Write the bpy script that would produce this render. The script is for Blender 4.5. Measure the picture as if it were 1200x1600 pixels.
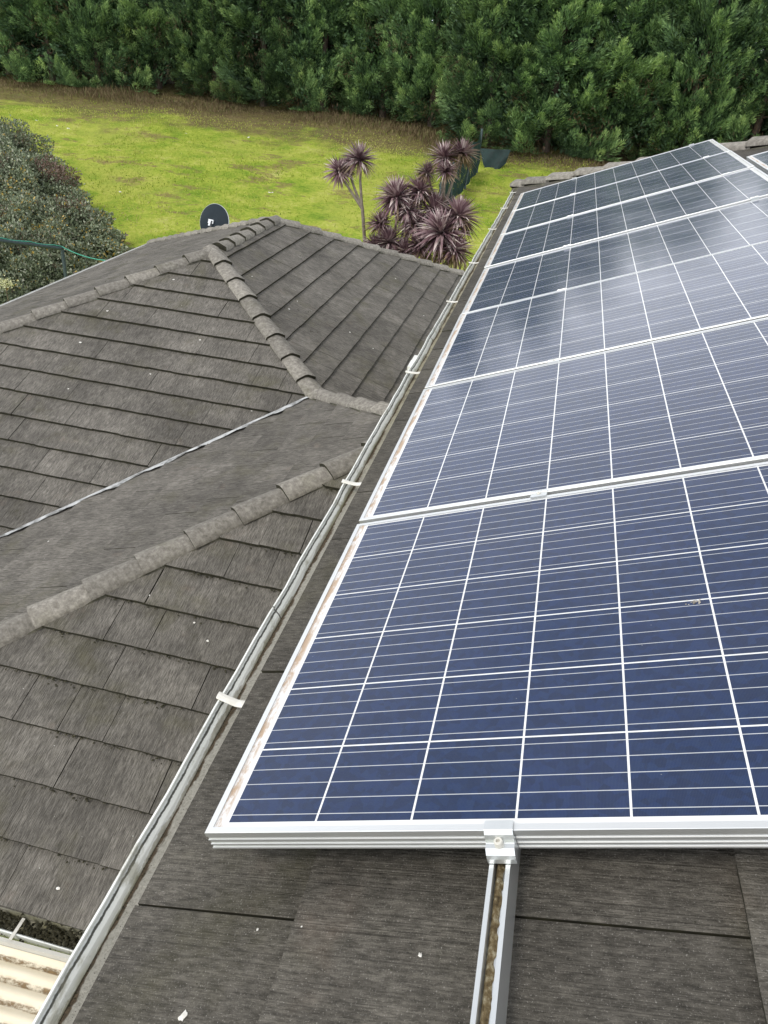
import bpy, math, random
import numpy as np
from mathutils import Vector, Matrix
random.seed(4); RNG = np.random.default_rng(7)
rad = math.radians
S = bpy.context.scene; COL = S.collection
for o in list(bpy.data.objects): bpy.data.objects.remove(o)

# ------------------------------------------------------------ camera, sky, sun, exposure
CAM = Vector((0.36752, -0.71849, 1.10896))
cd = bpy.data.cameras.new('camera'); cam = bpy.data.objects.new('camera', cd); COL.objects.link(cam); S.camera = cam
FW = Vector((-0.14736094, 0.84011327, -0.52201)); UP = Vector((-0.18564422, 0.49489919, 0.84888811)); RT = Vector((0.97150449, 0.22200109, 0.08303336))
m = Matrix((RT, UP, -FW)).transposed().to_4x4(); m.translation = CAM; cam.matrix_world = m
cd.sensor_fit = 'VERTICAL'; cd.sensor_height = 24; cd.sensor_width = 18; cd.lens = 1205.75 * 24 / 1600
cd.clip_start = 0.02; cd.clip_end = 2000
SUN_EL, SUN_AZ = 52, 215       # azimuth measured clockwise from +Y
W = bpy.data.worlds.new('World'); S.world = W; W.use_nodes = True
nt = W.node_tree; nt.nodes.clear()
def N(nt, t, **k):
    n = nt.nodes.new(t)
    for a, b in k.items(): setattr(n, a, b)
    return n
out = N(nt, 'ShaderNodeOutputWorld'); bg = N(nt, 'ShaderNodeBackground'); sky = N(nt, 'ShaderNodeTexSky')
sky.sky_type = 'NISHITA'; sky.sun_disc = False; sky.sun_elevation = rad(SUN_EL); sky.sun_rotation = rad(SUN_AZ); sky.air_density = 1.0; sky.dust_density = 3.0
tc = N(nt, 'ShaderNodeTexCoord'); mp = N(nt, 'ShaderNodeMapping'); mp.inputs['Scale'].default_value = (1, 1, 3.2)
no = N(nt, 'ShaderNodeTexNoise'); no.inputs['Scale'].default_value = 2.1; no.inputs['Detail'].default_value = 6; no.inputs['Roughness'].default_value = .55
cr = N(nt, 'ShaderNodeValToRGB'); cr.color_ramp.elements[0].position = .33; cr.color_ramp.elements[1].position = .68
cr.color_ramp.elements[0].color = (7.2, 7.6, 8.4, 1); cr.color_ramp.elements[1].color = (11.5, 11.6, 11.8, 1)
mx = N(nt, 'ShaderNodeMix', data_type='RGBA'); mx.inputs[0].default_value = .86
nt.links.new(tc.outputs['Generated'], mp.inputs['Vector']); nt.links.new(mp.outputs[0], no.inputs['Vector']); nt.links.new(no.outputs['Fac'], cr.inputs[0])
sx_ = N(nt, 'ShaderNodeSeparateXYZ'); nt.links.new(tc.outputs['Generated'], sx_.inputs[0])
mr = N(nt, 'ShaderNodeMapRange'); nt.links.new(sx_.outputs[2], mr.inputs[0]); mr.inputs[1].default_value = .0; mr.inputs[2].default_value = .60; mr.inputs[3].default_value = 2.6; mr.inputs[4].default_value = .86
vm = N(nt, 'ShaderNodeVectorMath', operation='SCALE'); nt.links.new(cr.outputs[0], vm.inputs[0]); nt.links.new(mr.outputs[0], vm.inputs[3])
nt.links.new(sky.outputs[0], mx.inputs[6]); nt.links.new(vm.outputs[0], mx.inputs[7]); nt.links.new(mx.outputs[2], bg.inputs[0])
bg.inputs[1].default_value = .10; nt.links.new(bg.outputs[0], out.inputs[0])
sl = bpy.data.lights.new('sun', 'SUN'); sl.energy = 1.3; sl.angle = rad(12); sl.color = (1, .95, .87)
so = bpy.data.objects.new('sun', sl); COL.objects.link(so)
az, el = rad(SUN_AZ), rad(SUN_EL)
sd = Vector((math.sin(az) * math.cos(el), math.cos(az) * math.cos(el), math.sin(el)))
so.rotation_euler = sd.to_track_quat('Z', 'Y').to_euler(); so.location = (0, 0, 20)
S.view_settings.view_transform = 'Standard'; S.view_settings.look = 'None'; S.view_settings.exposure = 0.3; S.view_settings.gamma = 1

# ------------------------------------------------------------ helpers
PI_ = rad(22.0); CP, SP, T = math.cos(PI_), math.sin(PI_), math.tan(PI_)
def rw(u, v, w): return Vector((u * CP - w * SP, v, u * SP + w * CP))       # roof plane coordinates to world
def ray(px, py): return (FW + RT * ((px - 600) / 1205.75) - UP * ((py - 800) / 1205.75))
def atY(px, py, Y): d = ray(px, py); return CAM + d * ((Y - CAM.y) / d.y)
def gz(y): return -5.2 + .12 * max(0, y - 14) if y < 60 else .32 + .02 * (y - 60)

def link(name, me, parent=None, mats=()):
    o = bpy.data.objects.new(name, me); COL.objects.link(o)
    for mt in mats: me.materials.append(mt)
    if parent is not None: o.parent = parent
    return o
def tag(o, label=None, cat=None, group=None, kind=None):
    if label: o['label'] = label
    if cat: o['category'] = cat
    if group: o['group'] = group
    if kind: o['kind'] = kind
    return o
def empty(name, loc, label, cat, group=None):
    o = bpy.data.objects.new(name, None); COL.objects.link(o); o.location = loc; o.empty_display_size = .1
    return tag(o, label, cat, group)

class MB:
    """collects polygons with uv (metres) and a random tint per polygon; material index per polygon"""
    def __init__(s): s.v = []; s.f = []; s.uv = []; s.t = []; s.mi = []; s.sm = []
    def poly(s, pts, uv=None, tint=.5, mi=0, smooth=False):
        i = len(s.v); s.v += [tuple(p) for p in pts]; s.f.append(list(range(i, i + len(pts))))
        s.uv += [tuple(q) for q in (uv or [(p[0], p[1]) for p in pts])]; s.t += [tint] * len(pts); s.mi.append(mi); s.sm.append(smooth)
    def grid(s, rows, closed=False, tint=.5, mi=0, smooth=True, uvs=None):
        """rows: lists of points, quads between; shared vertices"""
        i0 = len(s.v); n = len(rows[0])
        for a, r in enumerate(rows):
            for b, p in enumerate(r): s.v.append(tuple(p))
        for a in range(len(rows) - 1):
            for b in range(n - (0 if closed else 1)):
                c = (b + 1) % n
                s.f.append([i0 + a * n + b, i0 + a * n + c, i0 + (a + 1) * n + c, i0 + (a + 1) * n + b])
                if uvs: s.uv += [uvs(a, b), uvs(a, b + 1), uvs(a + 1, b + 1), uvs(a + 1, b)]
                else: s.uv += [(b * .05, a * .05), ((b + 1) * .05, a * .05), ((b + 1) * .05, (a + 1) * .05), (b * .05, (a + 1) * .05)]
                s.t += [tint] * 4; s.mi.append(mi); s.sm.append(smooth)
    def cap(s, ring, tint=.5, mi=0): s.poly(ring, tint=tint, mi=mi)
    def box(s, c, d, X=Vector((1, 0, 0)), Y=Vector((0, 1, 0)), Z=Vector((0, 0, 1)), tint=.5, mi=0):
        c = Vector(c); X, Y, Z = X * d[0] / 2, Y * d[1] / 2, Z * d[2] / 2
        P = lambda a, b, e: c + X * a + Y * b + Z * e
        for q, (lu, lv) in (((P(-1,-1,1),P(1,-1,1),P(1,1,1),P(-1,1,1)),(d[0],d[1])), ((P(-1,1,-1),P(1,1,-1),P(1,-1,-1),P(-1,-1,-1)),(d[0],d[1])),
                  ((P(-1,-1,-1),P(1,-1,-1),P(1,-1,1),P(-1,-1,1)),(d[0],d[2])), ((P(1,1,-1),P(-1,1,-1),P(-1,1,1),P(1,1,1)),(d[0],d[2])),
                  ((P(1,-1,-1),P(1,1,-1),P(1,1,1),P(1,-1,1)),(d[1],d[2])), ((P(-1,1,-1),P(-1,-1,-1),P(-1,-1,1),P(-1,1,1)),(d[1],d[2]))):
            s.poly(q, [(0, 0), (lu, 0), (lu, lv), (0, lv)], tint, mi)
    def tube(s, pts, rs, n=8, tint=.5, mi=0, caps=True):
        rows = []; pts = [Vector(p) for p in pts]
        if not hasattr(rs, '__len__'): rs = [rs] * len(pts)
        pr = None
        for i, p in enumerate(pts):
            d = (pts[min(i + 1, len(pts) - 1)] - pts[max(i - 1, 0)]).normalized()
            if pr is None: pr = d.orthogonal().normalized()
            pr = (pr - d * pr.dot(d)).normalized(); q = d.cross(pr)
            rows.append([p + (pr * math.cos(a) + q * math.sin(a)) * rs[i] for a in [2 * math.pi * k / n for k in range(n)]])
        s.grid(rows, closed=True, tint=tint, mi=mi)
        if caps: s.poly(rows[0][::-1], tint=tint, mi=mi); s.poly(rows[-1], tint=tint, mi=mi)
    def build(s, name, mats, parent=None):
        me = bpy.data.meshes.new(name); me.from_pydata(s.v, [], s.f)
        ul = me.uv_layers.new(name='UVMap')
        li = 0; 
        if len(s.uv) == sum(len(f) for f in s.f): ul.data.foreach_set('uv', np.array(s.uv, 'f').ravel())
        at = me.attributes.new('tint', 'FLOAT', 'CORNER')
        if len(s.t) == len(s.uv): at.data.foreach_set('value', np.array(s.t, 'f'))
        me.polygons.foreach_set('material_index', s.mi); me.polygons.foreach_set('use_smooth', s.sm); me.update()
        if not isinstance(mats, (list, tuple)): mats = [mats]
        o = link(name, me, parent, mats)
        if parent is not None: o.matrix_parent_inverse = Matrix.Translation(-world_loc(parent))
        return o
def world_loc(o):
    l = Vector(o.location)
    # parts are built in world coordinates, so their own location is 0; walk to the root Empty
    while o.parent is not None: o = o.parent
    return Vector(o.location) if o.type == 'EMPTY' else Vector((0, 0, 0))
def fixp(o, parent):
    """sub-parts of mesh parts: mesh parts sit at the identity, so no offset is needed"""
    o.matrix_parent_inverse = Matrix.Identity(4)

# ------------------------------------------------------------ materials
def mat(name, base=(.5, .5, .5), rough=.7, metal=0, spec=.5):
    mt = bpy.data.materials.new(name); mt.use_nodes = True; b = mt.node_tree.nodes['Principled BSDF']
    b.inputs['Base Color'].default_value = (*base, 1); b.inputs['Roughness'].default_value = rough; b.inputs['Metallic'].default_value = metal
    b.inputs['Specular IOR Level'].default_value = spec
    return mt, mt.node_tree, b
class G:
    """small node-graph helper"""
    def __init__(s, nt): s.nt = nt
    def L(s, a, b): s.nt.links.new(a, b)
    def put(s, sock, v):
        if hasattr(v, 'is_linked') or hasattr(v, 'links'): s.L(v, sock)
        elif v is not None:
            sock.default_value = v
    def m(s, op, a, b=None, c=None, clamp=False):
        n = N(s.nt, 'ShaderNodeMath', operation=op, use_clamp=clamp); s.put(n.inputs[0], a)
        if b is not None: s.put(n.inputs[1], b)
        if c is not None: s.put(n.inputs[2], c)
        return n.outputs[0]
    def noise(s, vec, scale, detail=4, rough=.5, dist=0, sc=None, loc=None):
        if sc or loc:
            q = N(s.nt, 'ShaderNodeMapping'); s.put(q.inputs['Vector'], vec)
            if sc: q.inputs['Scale'].default_value = sc
            if loc: q.inputs['Location'].default_value = loc
            vec = q.outputs[0]
        n = N(s.nt, 'ShaderNodeTexNoise'); s.put(n.inputs['Vector'], vec); n.inputs['Scale'].default_value = scale; n.inputs['Detail'].default_value = detail
        n.inputs['Roughness'].default_value = rough; n.inputs['Distortion'].default_value = dist
        return n.outputs['Fac']
    def vor(s, vec, scale, out='Distance'):
        n = N(s.nt, 'ShaderNodeTexVoronoi'); s.put(n.inputs['Vector'], vec); n.inputs['Scale'].default_value = scale
        return n.outputs[out]
    def ramp(s, f, stops):
        n = N(s.nt, 'ShaderNodeValToRGB'); s.put(n.inputs[0], f); e = n.color_ramp.elements
        while len(e) < len(stops): e.new(.5)
        for q, (p, c) in zip(e, stops): q.position = p; q.color = (*c, 1) if len(c) == 3 else c
        return n.outputs[0]
    def sm(s, f, lo, hi, a=0., b=1.):
        n = N(s.nt, 'ShaderNodeMapRange', interpolation_type='SMOOTHSTEP'); s.put(n.inputs[0], f)
        n.inputs[1].default_value = lo; n.inputs[2].default_value = hi; n.inputs[3].default_value = a; n.inputs[4].default_value = b
        return n.outputs[0]
    def mix(s, f, a, b, bt='MIX'):
        n = N(s.nt, 'ShaderNodeMix', data_type='RGBA', blend_type=bt); s.put(n.inputs[0], f)
        for k, v in ((6, a), (7, b)):
            if isinstance(v, tuple): n.inputs[k].default_value = (*v, 1)
            else: s.L(v, n.inputs[k])
        return n.outputs[2]
    def uv(s): return N(s.nt, 'ShaderNodeUVMap').outputs[0]
    def obj(s): return N(s.nt, 'ShaderNodeTexCoord').outputs['Object']
    def attr(s, nm): return N(s.nt, 'ShaderNodeAttribute', attribute_name=nm).outputs['Fac']
    def bump(s, h, st, dist, b):
        n = N(s.nt, 'ShaderNodeBump'); n.inputs['Strength'].default_value = st; n.inputs['Distance'].default_value = dist; s.L(h, n.inputs['Height']); s.L(n.outputs[0], b.inputs['Normal'])
    def val(s, c, v):
        """multiply colour by scalar"""
        n = N(s.nt, 'ShaderNodeVectorMath', operation='SCALE'); s.L(c, n.inputs[0]); s.put(n.inputs[3], v); return n.outputs[0]

def tile_mat(name, dark, light, moss=.25, grain=1.0, md=.45, fs=(170, 15, 1), gr=.6):
    mt, t, b = mat(name, rough=.88, spec=.25); g = G(t); uv = g.uv(); ti = g.attr('tint'); ob = g.obj()
    fine = g.noise(uv, 1, 7, .75, sc=fs); mid = g.noise(uv, 1, 5, .65, sc=(40, 4.5, 1), loc=(3, 5, 0)); blot = g.noise(ob, 7, 6, .7, loc=(3, 3, 9)); big = g.noise(ob, 1.3, 5, .6); grit = g.noise(uv, 330, 3, .7)
    c = g.mix(g.sm(fine, .33, .68), dark, light)
    c = g.mix(g.sm(mid, .42, .7, 0, md), c, tuple(x * .72 for x in dark))
    c = g.val(c, g.sm(ti, 0, 1, .88, 1.10)); c = g.val(c, g.m('MULTIPLY', g.sm(big, .3, .7, .78, 1.2), g.sm(blot, .3, .7, .80, 1.2)))
    c = g.mix(g.m('MULTIPLY', g.sm(g.noise(ob, 2.3, 6, .65, loc=(7, 1, 2)), .5, .78), moss), c, (.085, .08, .035))
    c = g.mix(g.sm(g.noise(ob, 4.5, 3, .6, loc=(1, 9, 2)), .62, .8, 0, .3), c, (.20, .15, .115))
    c = g.mix(g.sm(grit, .58, .72, 0, gr), c, (.38, .36, .33)); c = g.mix(g.sm(grit, .40, .30, 0, .6), c, tuple(x * .45 for x in dark))
    vd = g.vor(ob, 11); c = g.mix(g.m('MULTIPLY', g.sm(vd, .045, .02), g.sm(g.noise(ob, 6, 2), .5, .56)), c, (.5, .5, .46))
    t.links.new(c, b.inputs['Base Color'])
    ln = g.noise(uv, 1, 3, .5, sc=(230, 1.2, 1), loc=(2, 2, 0)); c2 = g.sm(ln, .33, .42, .72, 1)
    c = g.val(c, c2); t.links.new(c, b.inputs['Base Color'])
    h = g.m('ADD', g.m('MULTIPLY', ln, 1.0), g.m('MULTIPLY', fine, .5))
    h = g.m('ADD', h, g.m('ADD', g.m('MULTIPLY', mid, .5), g.m('MULTIPLY', grit, .5)))
    g.bump(h, .75 * grain, .006, b)
    return mt
M_TILE_LOW = tile_mat('concrete_shingle_lower', (.060, .055, .047), (.240, .224, .198), .5)
M_TILE_UP = tile_mat('concrete_shingle_upper', (.048, .044, .037), (.138, .127, .108), .5, .9, .2, (130, 34, 1), .8)
def simple(name, stops, scale=8, rough=.8, metal=0, bump=0, spec=.4, detail=5, sc=None):
    mt, t, b = mat(name, rough=rough, metal=metal, spec=spec); g = G(t); f = g.noise(g.obj(), scale, detail, .6, sc=sc)
    t.links.new(g.ramp(f, stops), b.inputs['Base Color'])
    if bump: g.bump(f, bump, .01, b)
    return mt
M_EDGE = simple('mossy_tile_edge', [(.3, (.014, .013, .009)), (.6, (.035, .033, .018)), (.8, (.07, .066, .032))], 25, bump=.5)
M_UNDER = simple('underlay', [(.3, (.02, .018, .016)), (.8, (.04, .037, .03))], 10)
def cap_mat():
    mt, t, b = mat('ridge_cap_concrete', rough=.9, spec=.25); g = G(t); ob = g.obj(); uv = g.uv()
    c = g.ramp(g.noise(ob, 26, 8, .72), [(.3, (.115, .105, .09)), (.5, (.215, .20, .175)), (.72, (.36, .34, .30))])
    c = g.mix(g.sm(g.noise(ob, 3, 6, .65, loc=(4, 4, 4)), .52, .75, 0, .4), c, (.12, .115, .065))
    c = g.mix(g.sm(g.noise(uv, 1, 4, .6, sc=(12, 90, 1)), .5, .75, 0, .35), c, (.33, .31, .28))
    c = g.val(c, g.sm(g.attr('tint'), 0, 1, .85, 1.15)); t.links.new(c, b.inputs['Base Color'])
    g.bump(g.m('ADD', g.noise(ob, 90, 4), g.noise(uv, 1, 3, sc=(6, 60, 1))), .3, .004, b); return mt
M_CAP = cap_mat()
M_MORTAR = simple('ridge_mortar', [(.3, (.05, .047, .035)), (.55, (.10, .095, .07)), (.75, (.17, .16, .13))], 18, bump=.6)
M_ALU = simple('anodised_aluminium', [(.2, (.67, .68, .68)), (.8, (.76, .77, .76))], 3, rough=.34, metal=.78, spec=.5, sc=(1, .2, 1))
M_ALU2 = simple('mill_aluminium', [(.2, (.60, .62, .62)), (.8, (.72, .74, .74))], 3, rough=.33, metal=.75, sc=(4, .2, 4))
def gutter_mat():
    mt, t, b = mat('galvanised_gutter', rough=.5, metal=0); g = G(t); uv = g.uv(); ob = g.obj()
    # uv.x = distance across the section from the outer lip, uv.y = along
    x = N(t, 'ShaderNodeSeparateXYZ'); t.links.new(uv, x.inputs[0]); xx = x.outputs[0]; ysep = x.outputs[1]
    c = g.ramp(g.noise(ob, 5, 6, .6, sc=(1, .35, 1)), [(.3, (.78, .81, .78)), (.7, (.92, .93, .90))])
    n1 = g.noise(ob, 9, 6, .7, sc=(1, .5, 1)); n2 = g.noise(ob, 45, 4, .7)
    inside = g.sm(g.m('ADD', xx, g.m('MULTIPLY', g.m('SUBTRACT', n1, .5), .06)), .036, .041)
    c = g.mix(g.m('MULTIPLY', inside, .7), c, g.ramp(n2, [(.25, (.16, .135, .09)), (.5, (.36, .335, .25)), (.75, (.5, .48, .4))]))
    xw_ = g.m('ADD', xx, g.m('MULTIPLY', g.m('SUBTRACT', g.noise(ob, 30, 4, .7, sc=(1, .8, 1)), .5), .010)); c = g.mix(g.m('MULTIPLY', g.sm(xw_, .0155, .0175), g.sm(xw_, .0225, .0205)), c, (.09, .092, .08)); c = g.mix(g.m('MULTIPLY', g.sm(g.noise(ob, 8, 6, .7, sc=(3, 1, 1), loc=(5, 1, 1)), .52, .66), .6), c, (.30, .285, .20)); jn = g.m('FRACT', g.m('MULTIPLY', ysep, .41)); c = g.mix(g.m('LESS_THAN', jn, .0022), c, (.12, .12, .11)); c = g.mix(g.m('MULTIPLY', g.sm(g.noise(ob, 2.3, 5, .6, loc=(1, 2, 8)), .42, .6), g.sm(xx, .028, .045, 0, .75)), c, (.27, .26, .13))
    t.links.new(c, b.inputs['Base Color']); t.links.new(g.sm(inside, 0, 1, .4, .95), b.inputs['Roughness']); t.links.new(g.sm(inside, 0, 1, .02, 0), b.inputs['Metallic'])
    g.bump(g.m('MULTIPLY', inside, n2), .8, .01, b); return mt
M_GUT = gutter_mat()
def silt_mat():
    mt, t, b = mat('gutter_silt', rough=.95, spec=.2); g = G(t); ob = g.obj(); x = N(t, 'ShaderNodeSeparateXYZ'); t.links.new(g.uv(), x.inputs[0]); a = x.outputs[0]; y = x.outputs[1]
    n = g.noise(ob, 22, 7, .7, sc=(1, .5, 1)); f = g.noise(ob, 160, 5, .75); aa = g.m('ADD', a, g.m('MULTIPLY', g.m('SUBTRACT', n, .5), .75))
    c = g.ramp(f, [(.3, (.30, .285, .24)), (.5, (.46, .445, .39)), (.7, (.56, .54, .48))])
    far = g.sm(y, 2.6, 4.2)
    c = g.mix(g.m('MULTIPLY', far, .7), c, g.ramp(n, [(.35, (.10, .085, .055)), (.5, (.33, .30, .19)), (.7, (.42, .40, .28))]))
    c = g.mix(g.m('MULTIPLY', g.m('MULTIPLY', g.sm(aa, -.05, .04), g.sm(aa, .32, .22)), g.sm(f, .2, .5, .55, 1)), c, g.ramp(f, [(.35, (.05, .036, .022)), (.6, (.16, .125, .085))]))
    c = g.mix(g.sm(g.vor(ob, 130), .16, .1, 0, .8), c, (.05, .045, .035)); t.links.new(c, b.inputs['Base Color'])
    g.bump(g.m('ADD', f, n), 1, .008, b); return mt
M_SILT = silt_mat()
M_MOSSBIT = simple('moss_crumb', [(.3, (.015, .016, .008)), (.6, (.045, .04, .02)), (.85, (.09, .09, .03))], 90)
M_WHITE = simple('white_painted_steel', [(.3, (.66, .66, .63)), (.8, (.80, .80, .78))], 6, rough=.45)
M_STRAP = simple('strap_steel', [(.3, (.60, .58, .52)), (.8, (.80, .79, .74))], 20, rough=.5)
M_WALL = simple('cream_render', [(.3, (.52, .48, .40)), (.8, (.60, .56, .48))], 3, bump=.2)
M_FASCIA = simple('fascia_paint', [(.3, (.5, .49, .44)), (.8, (.62, .61, .56))], 5)
M_LEAD = simple('valley_metal', [(.36, (.13, .13, .12)), (.5, (.42, .43, .43)), (.7, (.62, .63, .62))], 9, rough=.6, metal=.1)
M_DROP = simple('bird_dropping_white', [(.3, (.62, .60, .54)), (.7, (.85, .84, .80))], 60)

def panel_mat():
    mt, t, b = mat('solar_cells_under_glass', rough=.1, spec=.5); g = G(t); uv = g.uv(); x = N(t, 'ShaderNodeSeparateXYZ'); t.links.new(uv, x.inputs[0]); U, V = x.outputs[0], x.outputs[1]
    P = .1573
    cu = g.m('MULTIPLY', g.m('SUBTRACT', U, .0325), 1 / P); cv = g.m('MULTIPLY', g.m('SUBTRACT', V, .0205), 1 / P)
    fu, fv = g.m('FRACT', cu), g.m('FRACT', cv)
    du = g.m('MINIMUM', fu, g.m('SUBTRACT', 1, fu)); dv = g.m('MINIMUM', fv, g.m('SUBTRACT', 1, fv))
    gap = g.m('MAXIMUM', g.m('LESS_THAN', du, .0108), g.m('LESS_THAN', dv, .0100))
    outc = g.m('MAXIMUM', g.m('MAXIMUM', g.m('LESS_THAN', U, .0325), g.m('GREATER_THAN', U, .0325 + 10 * P)), g.m('MAXIMUM', g.m('LESS_THAN', V, .0205), g.m('GREATER_THAN', V, .0205 + 6 * P)))
    back = g.m('MAXIMUM', gap, outc)
    bb = g.m('FRACT', g.m('MULTIPLY', fv, 5)); bb = g.m('LESS_THAN', g.m('ABSOLUTE', g.m('SUBTRACT', bb, .5)), .022)
    oi = N(t, 'ShaderNodeObjectInfo').outputs['Random']
    cell = N(t, 'ShaderNodeCombineXYZ'); t.links.new(g.m('FLOOR', cu), cell.inputs[0]); t.links.new(g.m('FLOOR', cv), cell.inputs[1]); t.links.new(g.m('MULTIPLY', oi, 37), cell.inputs[2])
    wn = N(t, 'ShaderNodeTexWhiteNoise', noise_dimensions='3D'); t.links.new(cell.outputs[0], wn.inputs[0])
    c = g.mix(wn.outputs[0], (.005, .019, .068), (.009, .023, .078))
    c = g.mix(g.sm(g.noise(uv, 70, 3, .7), .35, .7, 0, .5), c, (.012, .028, .070))
    fing = g.m('LESS_THAN', g.m('FRACT', g.m('MULTIPLY', U, 520)), .13); cg = N(t, 'ShaderNodeSeparateColor'); t.links.new(g.vor(uv, 75, 'Color'), cg.inputs[0]); c = g.val(c, g.sm(cg.outputs[0], 0, 1, .84, 1.2))
    c = g.mix(g.m('MULTIPLY', fing, .18), c, (.15, .18, .25))
    c = g.mix(bb, c, (.50, .52, .55)); c = g.mix(back, c, (.74, .75, .75))
    # dust film and the grime line along the lower edge
    ob = g.obj(); dust = g.noise(ob, 3.5, 6, .62, loc=(2, 2, 2)); c = g.mix(g.sm(dust, .3, .8, .004, .028), c, (.33, .31, .29))
    specks = g.sm(g.vor(ob, 38), .05, .02); c = g.mix(g.m('MULTIPLY', specks, g.sm(g.noise(ob, 20, 2), .55, .62, 0, .5)), c, (.5, .5, .48))
    gn = g.noise(ob, 34, 6, .75, sc=(1, .35, 1)); grime = g.m('MULTIPLY', g.sm(g.m('ADD', U, g.m('MULTIPLY', gn, .012)), .036, .027), g.sm(gn, .38, .56)); c = g.mix(g.m('MULTIPLY', grime, .8), c, (.36, .22, .10))
    t.links.new(c, b.inputs['Base Color'])
    r = g.sm(dust, .3, .8, .12, .20); r = g.m('ADD', r, g.m('MULTIPLY', grime, .5)); t.links.new(r, b.inputs['Roughness']); b.inputs['IOR'].default_value = 1.40; b.inputs['Sheen Weight'].default_value = .12; b.inputs['Sheen Roughness'].default_value = .35; b.inputs['Sheen Tint'].default_value = (.62, .62, .58, 1)
    return mt
M_PV = panel_mat()

# ------------------------------------------------------------ ground
def ground_mat():
    mt, t, b = mat('field_grass', rough=.95, spec=.1); g = G(t); ob = g.obj(); x = N(t, 'ShaderNodeSeparateXYZ'); t.links.new(ob, x.inputs[0]); Xc, Y = x.outputs[0], x.outputs[1]
    big = g.noise(ob, .22, 5, .6); mid = g.noise(ob, .9, 6, .65, loc=(5, 2, 0)); fine = g.noise(ob, 9, 4, .7); str_ = g.noise(ob, .55, 7, .72, sc=(.8, 1.3, 1), loc=(9, 9, 0))
    c = g.ramp(g.m('ADD', g.m('MULTIPLY', mid, .6), g.m('MULTIPLY', fine, .4)), [(.30, (.09, .20, .02)), (.42, (.22, .33, .035)), (.54, (.40, .455, .07)), (.68, (.56, .55, .19))])
    c = g.mix(g.sm(big, .5, .66, 0, .5), c, (.44, .46, .10))
    c = g.mix(g.m('MULTIPLY', g.sm(str_, .535, .60), g.sm(fine, .35, .6, .35, .95)), c, (.24, .18, .085))
    band = g.sm(g.m('ADD', Y, g.m('ADD', g.m('MULTIPLY', big, 5), g.m('MULTIPLY', g.noise(ob, .6, 5, .7, loc=(3, 8, 1)), 8))), 38.5, 41.5)
    # under the hedge: bare, dry and brown, a little further out on the right
    c = g.mix(g.m('MULTIPLY', band, g.sm(fine, .3, .6, .55, .95)), c, g.ramp(g.noise(ob, 2.5, 5, .7), [(.3, (.09, .06, .035)), (.7, (.20, .145, .085))]))
    t.links.new(c, b.inputs['Base Color']); g.bump(g.m('ADD', fine, g.m('MULTIPLY', mid, 2)), .9, .12, b); return mt
M_GROUND = ground_mat()
mb = MB()
xs = [-600, -200, -90] + [-60 + 2 * i for i in range(51)] + [90, 200, 600]
ys = [-300, -100, -40, -10, 4, 14] + [14 + 1.5 * i for i in range(1, 31)] + [61, 90, 160, 300, 900]
rows = [[(x, y, gz(y) + (.07 * math.sin(x * .7 + y * .4) + .06 * math.sin(x * .31 - y * .9) if 14 < y < 55 else 0)) for x in xs] for y in ys]
mb.grid(rows); o = mb.build('ground', M_GROUND); tag(o, kind='structure')

def np_mesh(name, V, F4, tint, mats, parent=None, uv=None):
    """fast mesh from arrays: quads F4 (n,4), per-face tint"""
    me = bpy.data.meshes.new(name); n = len(F4)
    me.vertices.add(len(V)); me.vertices.foreach_set('co', V.astype('f').ravel())
    me.loops.add(n * 4); me.loops.foreach_set('vertex_index', F4.astype('i').ravel())
    me.polygons.add(n); me.polygons.foreach_set('loop_start', np.arange(0, n * 4, 4, dtype='i')); me.polygons.foreach_set('loop_total', np.full(n, 4, 'i'))
    at = me.attributes.new('tint', 'FLOAT', 'FACE'); at.data.foreach_set('value', tint.astype('f')); me.update(calc_edges=True)
    for q in mats: me.materials.append(q)
    return me
def unit(a): return a / (np.linalg.norm(a, axis=-1, keepdims=True) + 1e-9)
def blades(base, d, side, length, width, fold=.25):
    """rhombic leaf blades: arrays of base points, directions, side vectors"""
    n = len(base); L = length[:, None]; Wd = width[:, None]
    nrm = unit(np.cross(d, side)); mid = base + d * L * .45
    V = np.stack([base, mid + side * Wd / 2 - nrm * Wd * fold * .4, base + d * L, mid - side * Wd / 2 - nrm * Wd * fold * .4], 1).reshape(-1, 3)
    return V, np.arange(n * 4).reshape(-1, 4)

def leaf_mat(name, stops, rough=.55, trans=.15, spec=.35):
    mt, t, b = mat(name, rough=rough, spec=spec); g = G(t)
    oi = N(t, 'ShaderNodeObjectInfo').outputs['Random']
    c = g.ramp(g.attr('tint'), stops); c = g.val(c, g.sm(oi, 0, 1, .85, 1.15)); t.links.new(c, b.inputs['Base Color'])
    if trans:
        tr = N(t, 'ShaderNodeBsdfTranslucent'); t.links.new(c, tr.inputs[0]); ms = N(t, 'ShaderNodeMixShader'); ms.inputs[0].default_value = trans
        t.links.new(b.outputs[0], ms.inputs[1]); t.links.new(tr.outputs[0], ms.inputs[2]); t.links.new(ms.outputs[0], t.nodes['Material Output'].inputs[0])
    return mt
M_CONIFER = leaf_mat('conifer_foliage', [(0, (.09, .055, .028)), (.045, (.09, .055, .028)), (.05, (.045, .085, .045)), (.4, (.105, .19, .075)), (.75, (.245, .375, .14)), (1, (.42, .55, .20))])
M_BARK = simple('bark', [(.3, (.05, .035, .025)), (.7, (.13, .10, .075))], 6, bump=.6)
M_GRASS = leaf_mat('grass_blades', [(0, (.14, .22, .025)), (.4, (.31, .39, .05)), (.75, (.47, .50, .12)), (1, (.40, .34, .15))], trans=.25, spec=.15)

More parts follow.
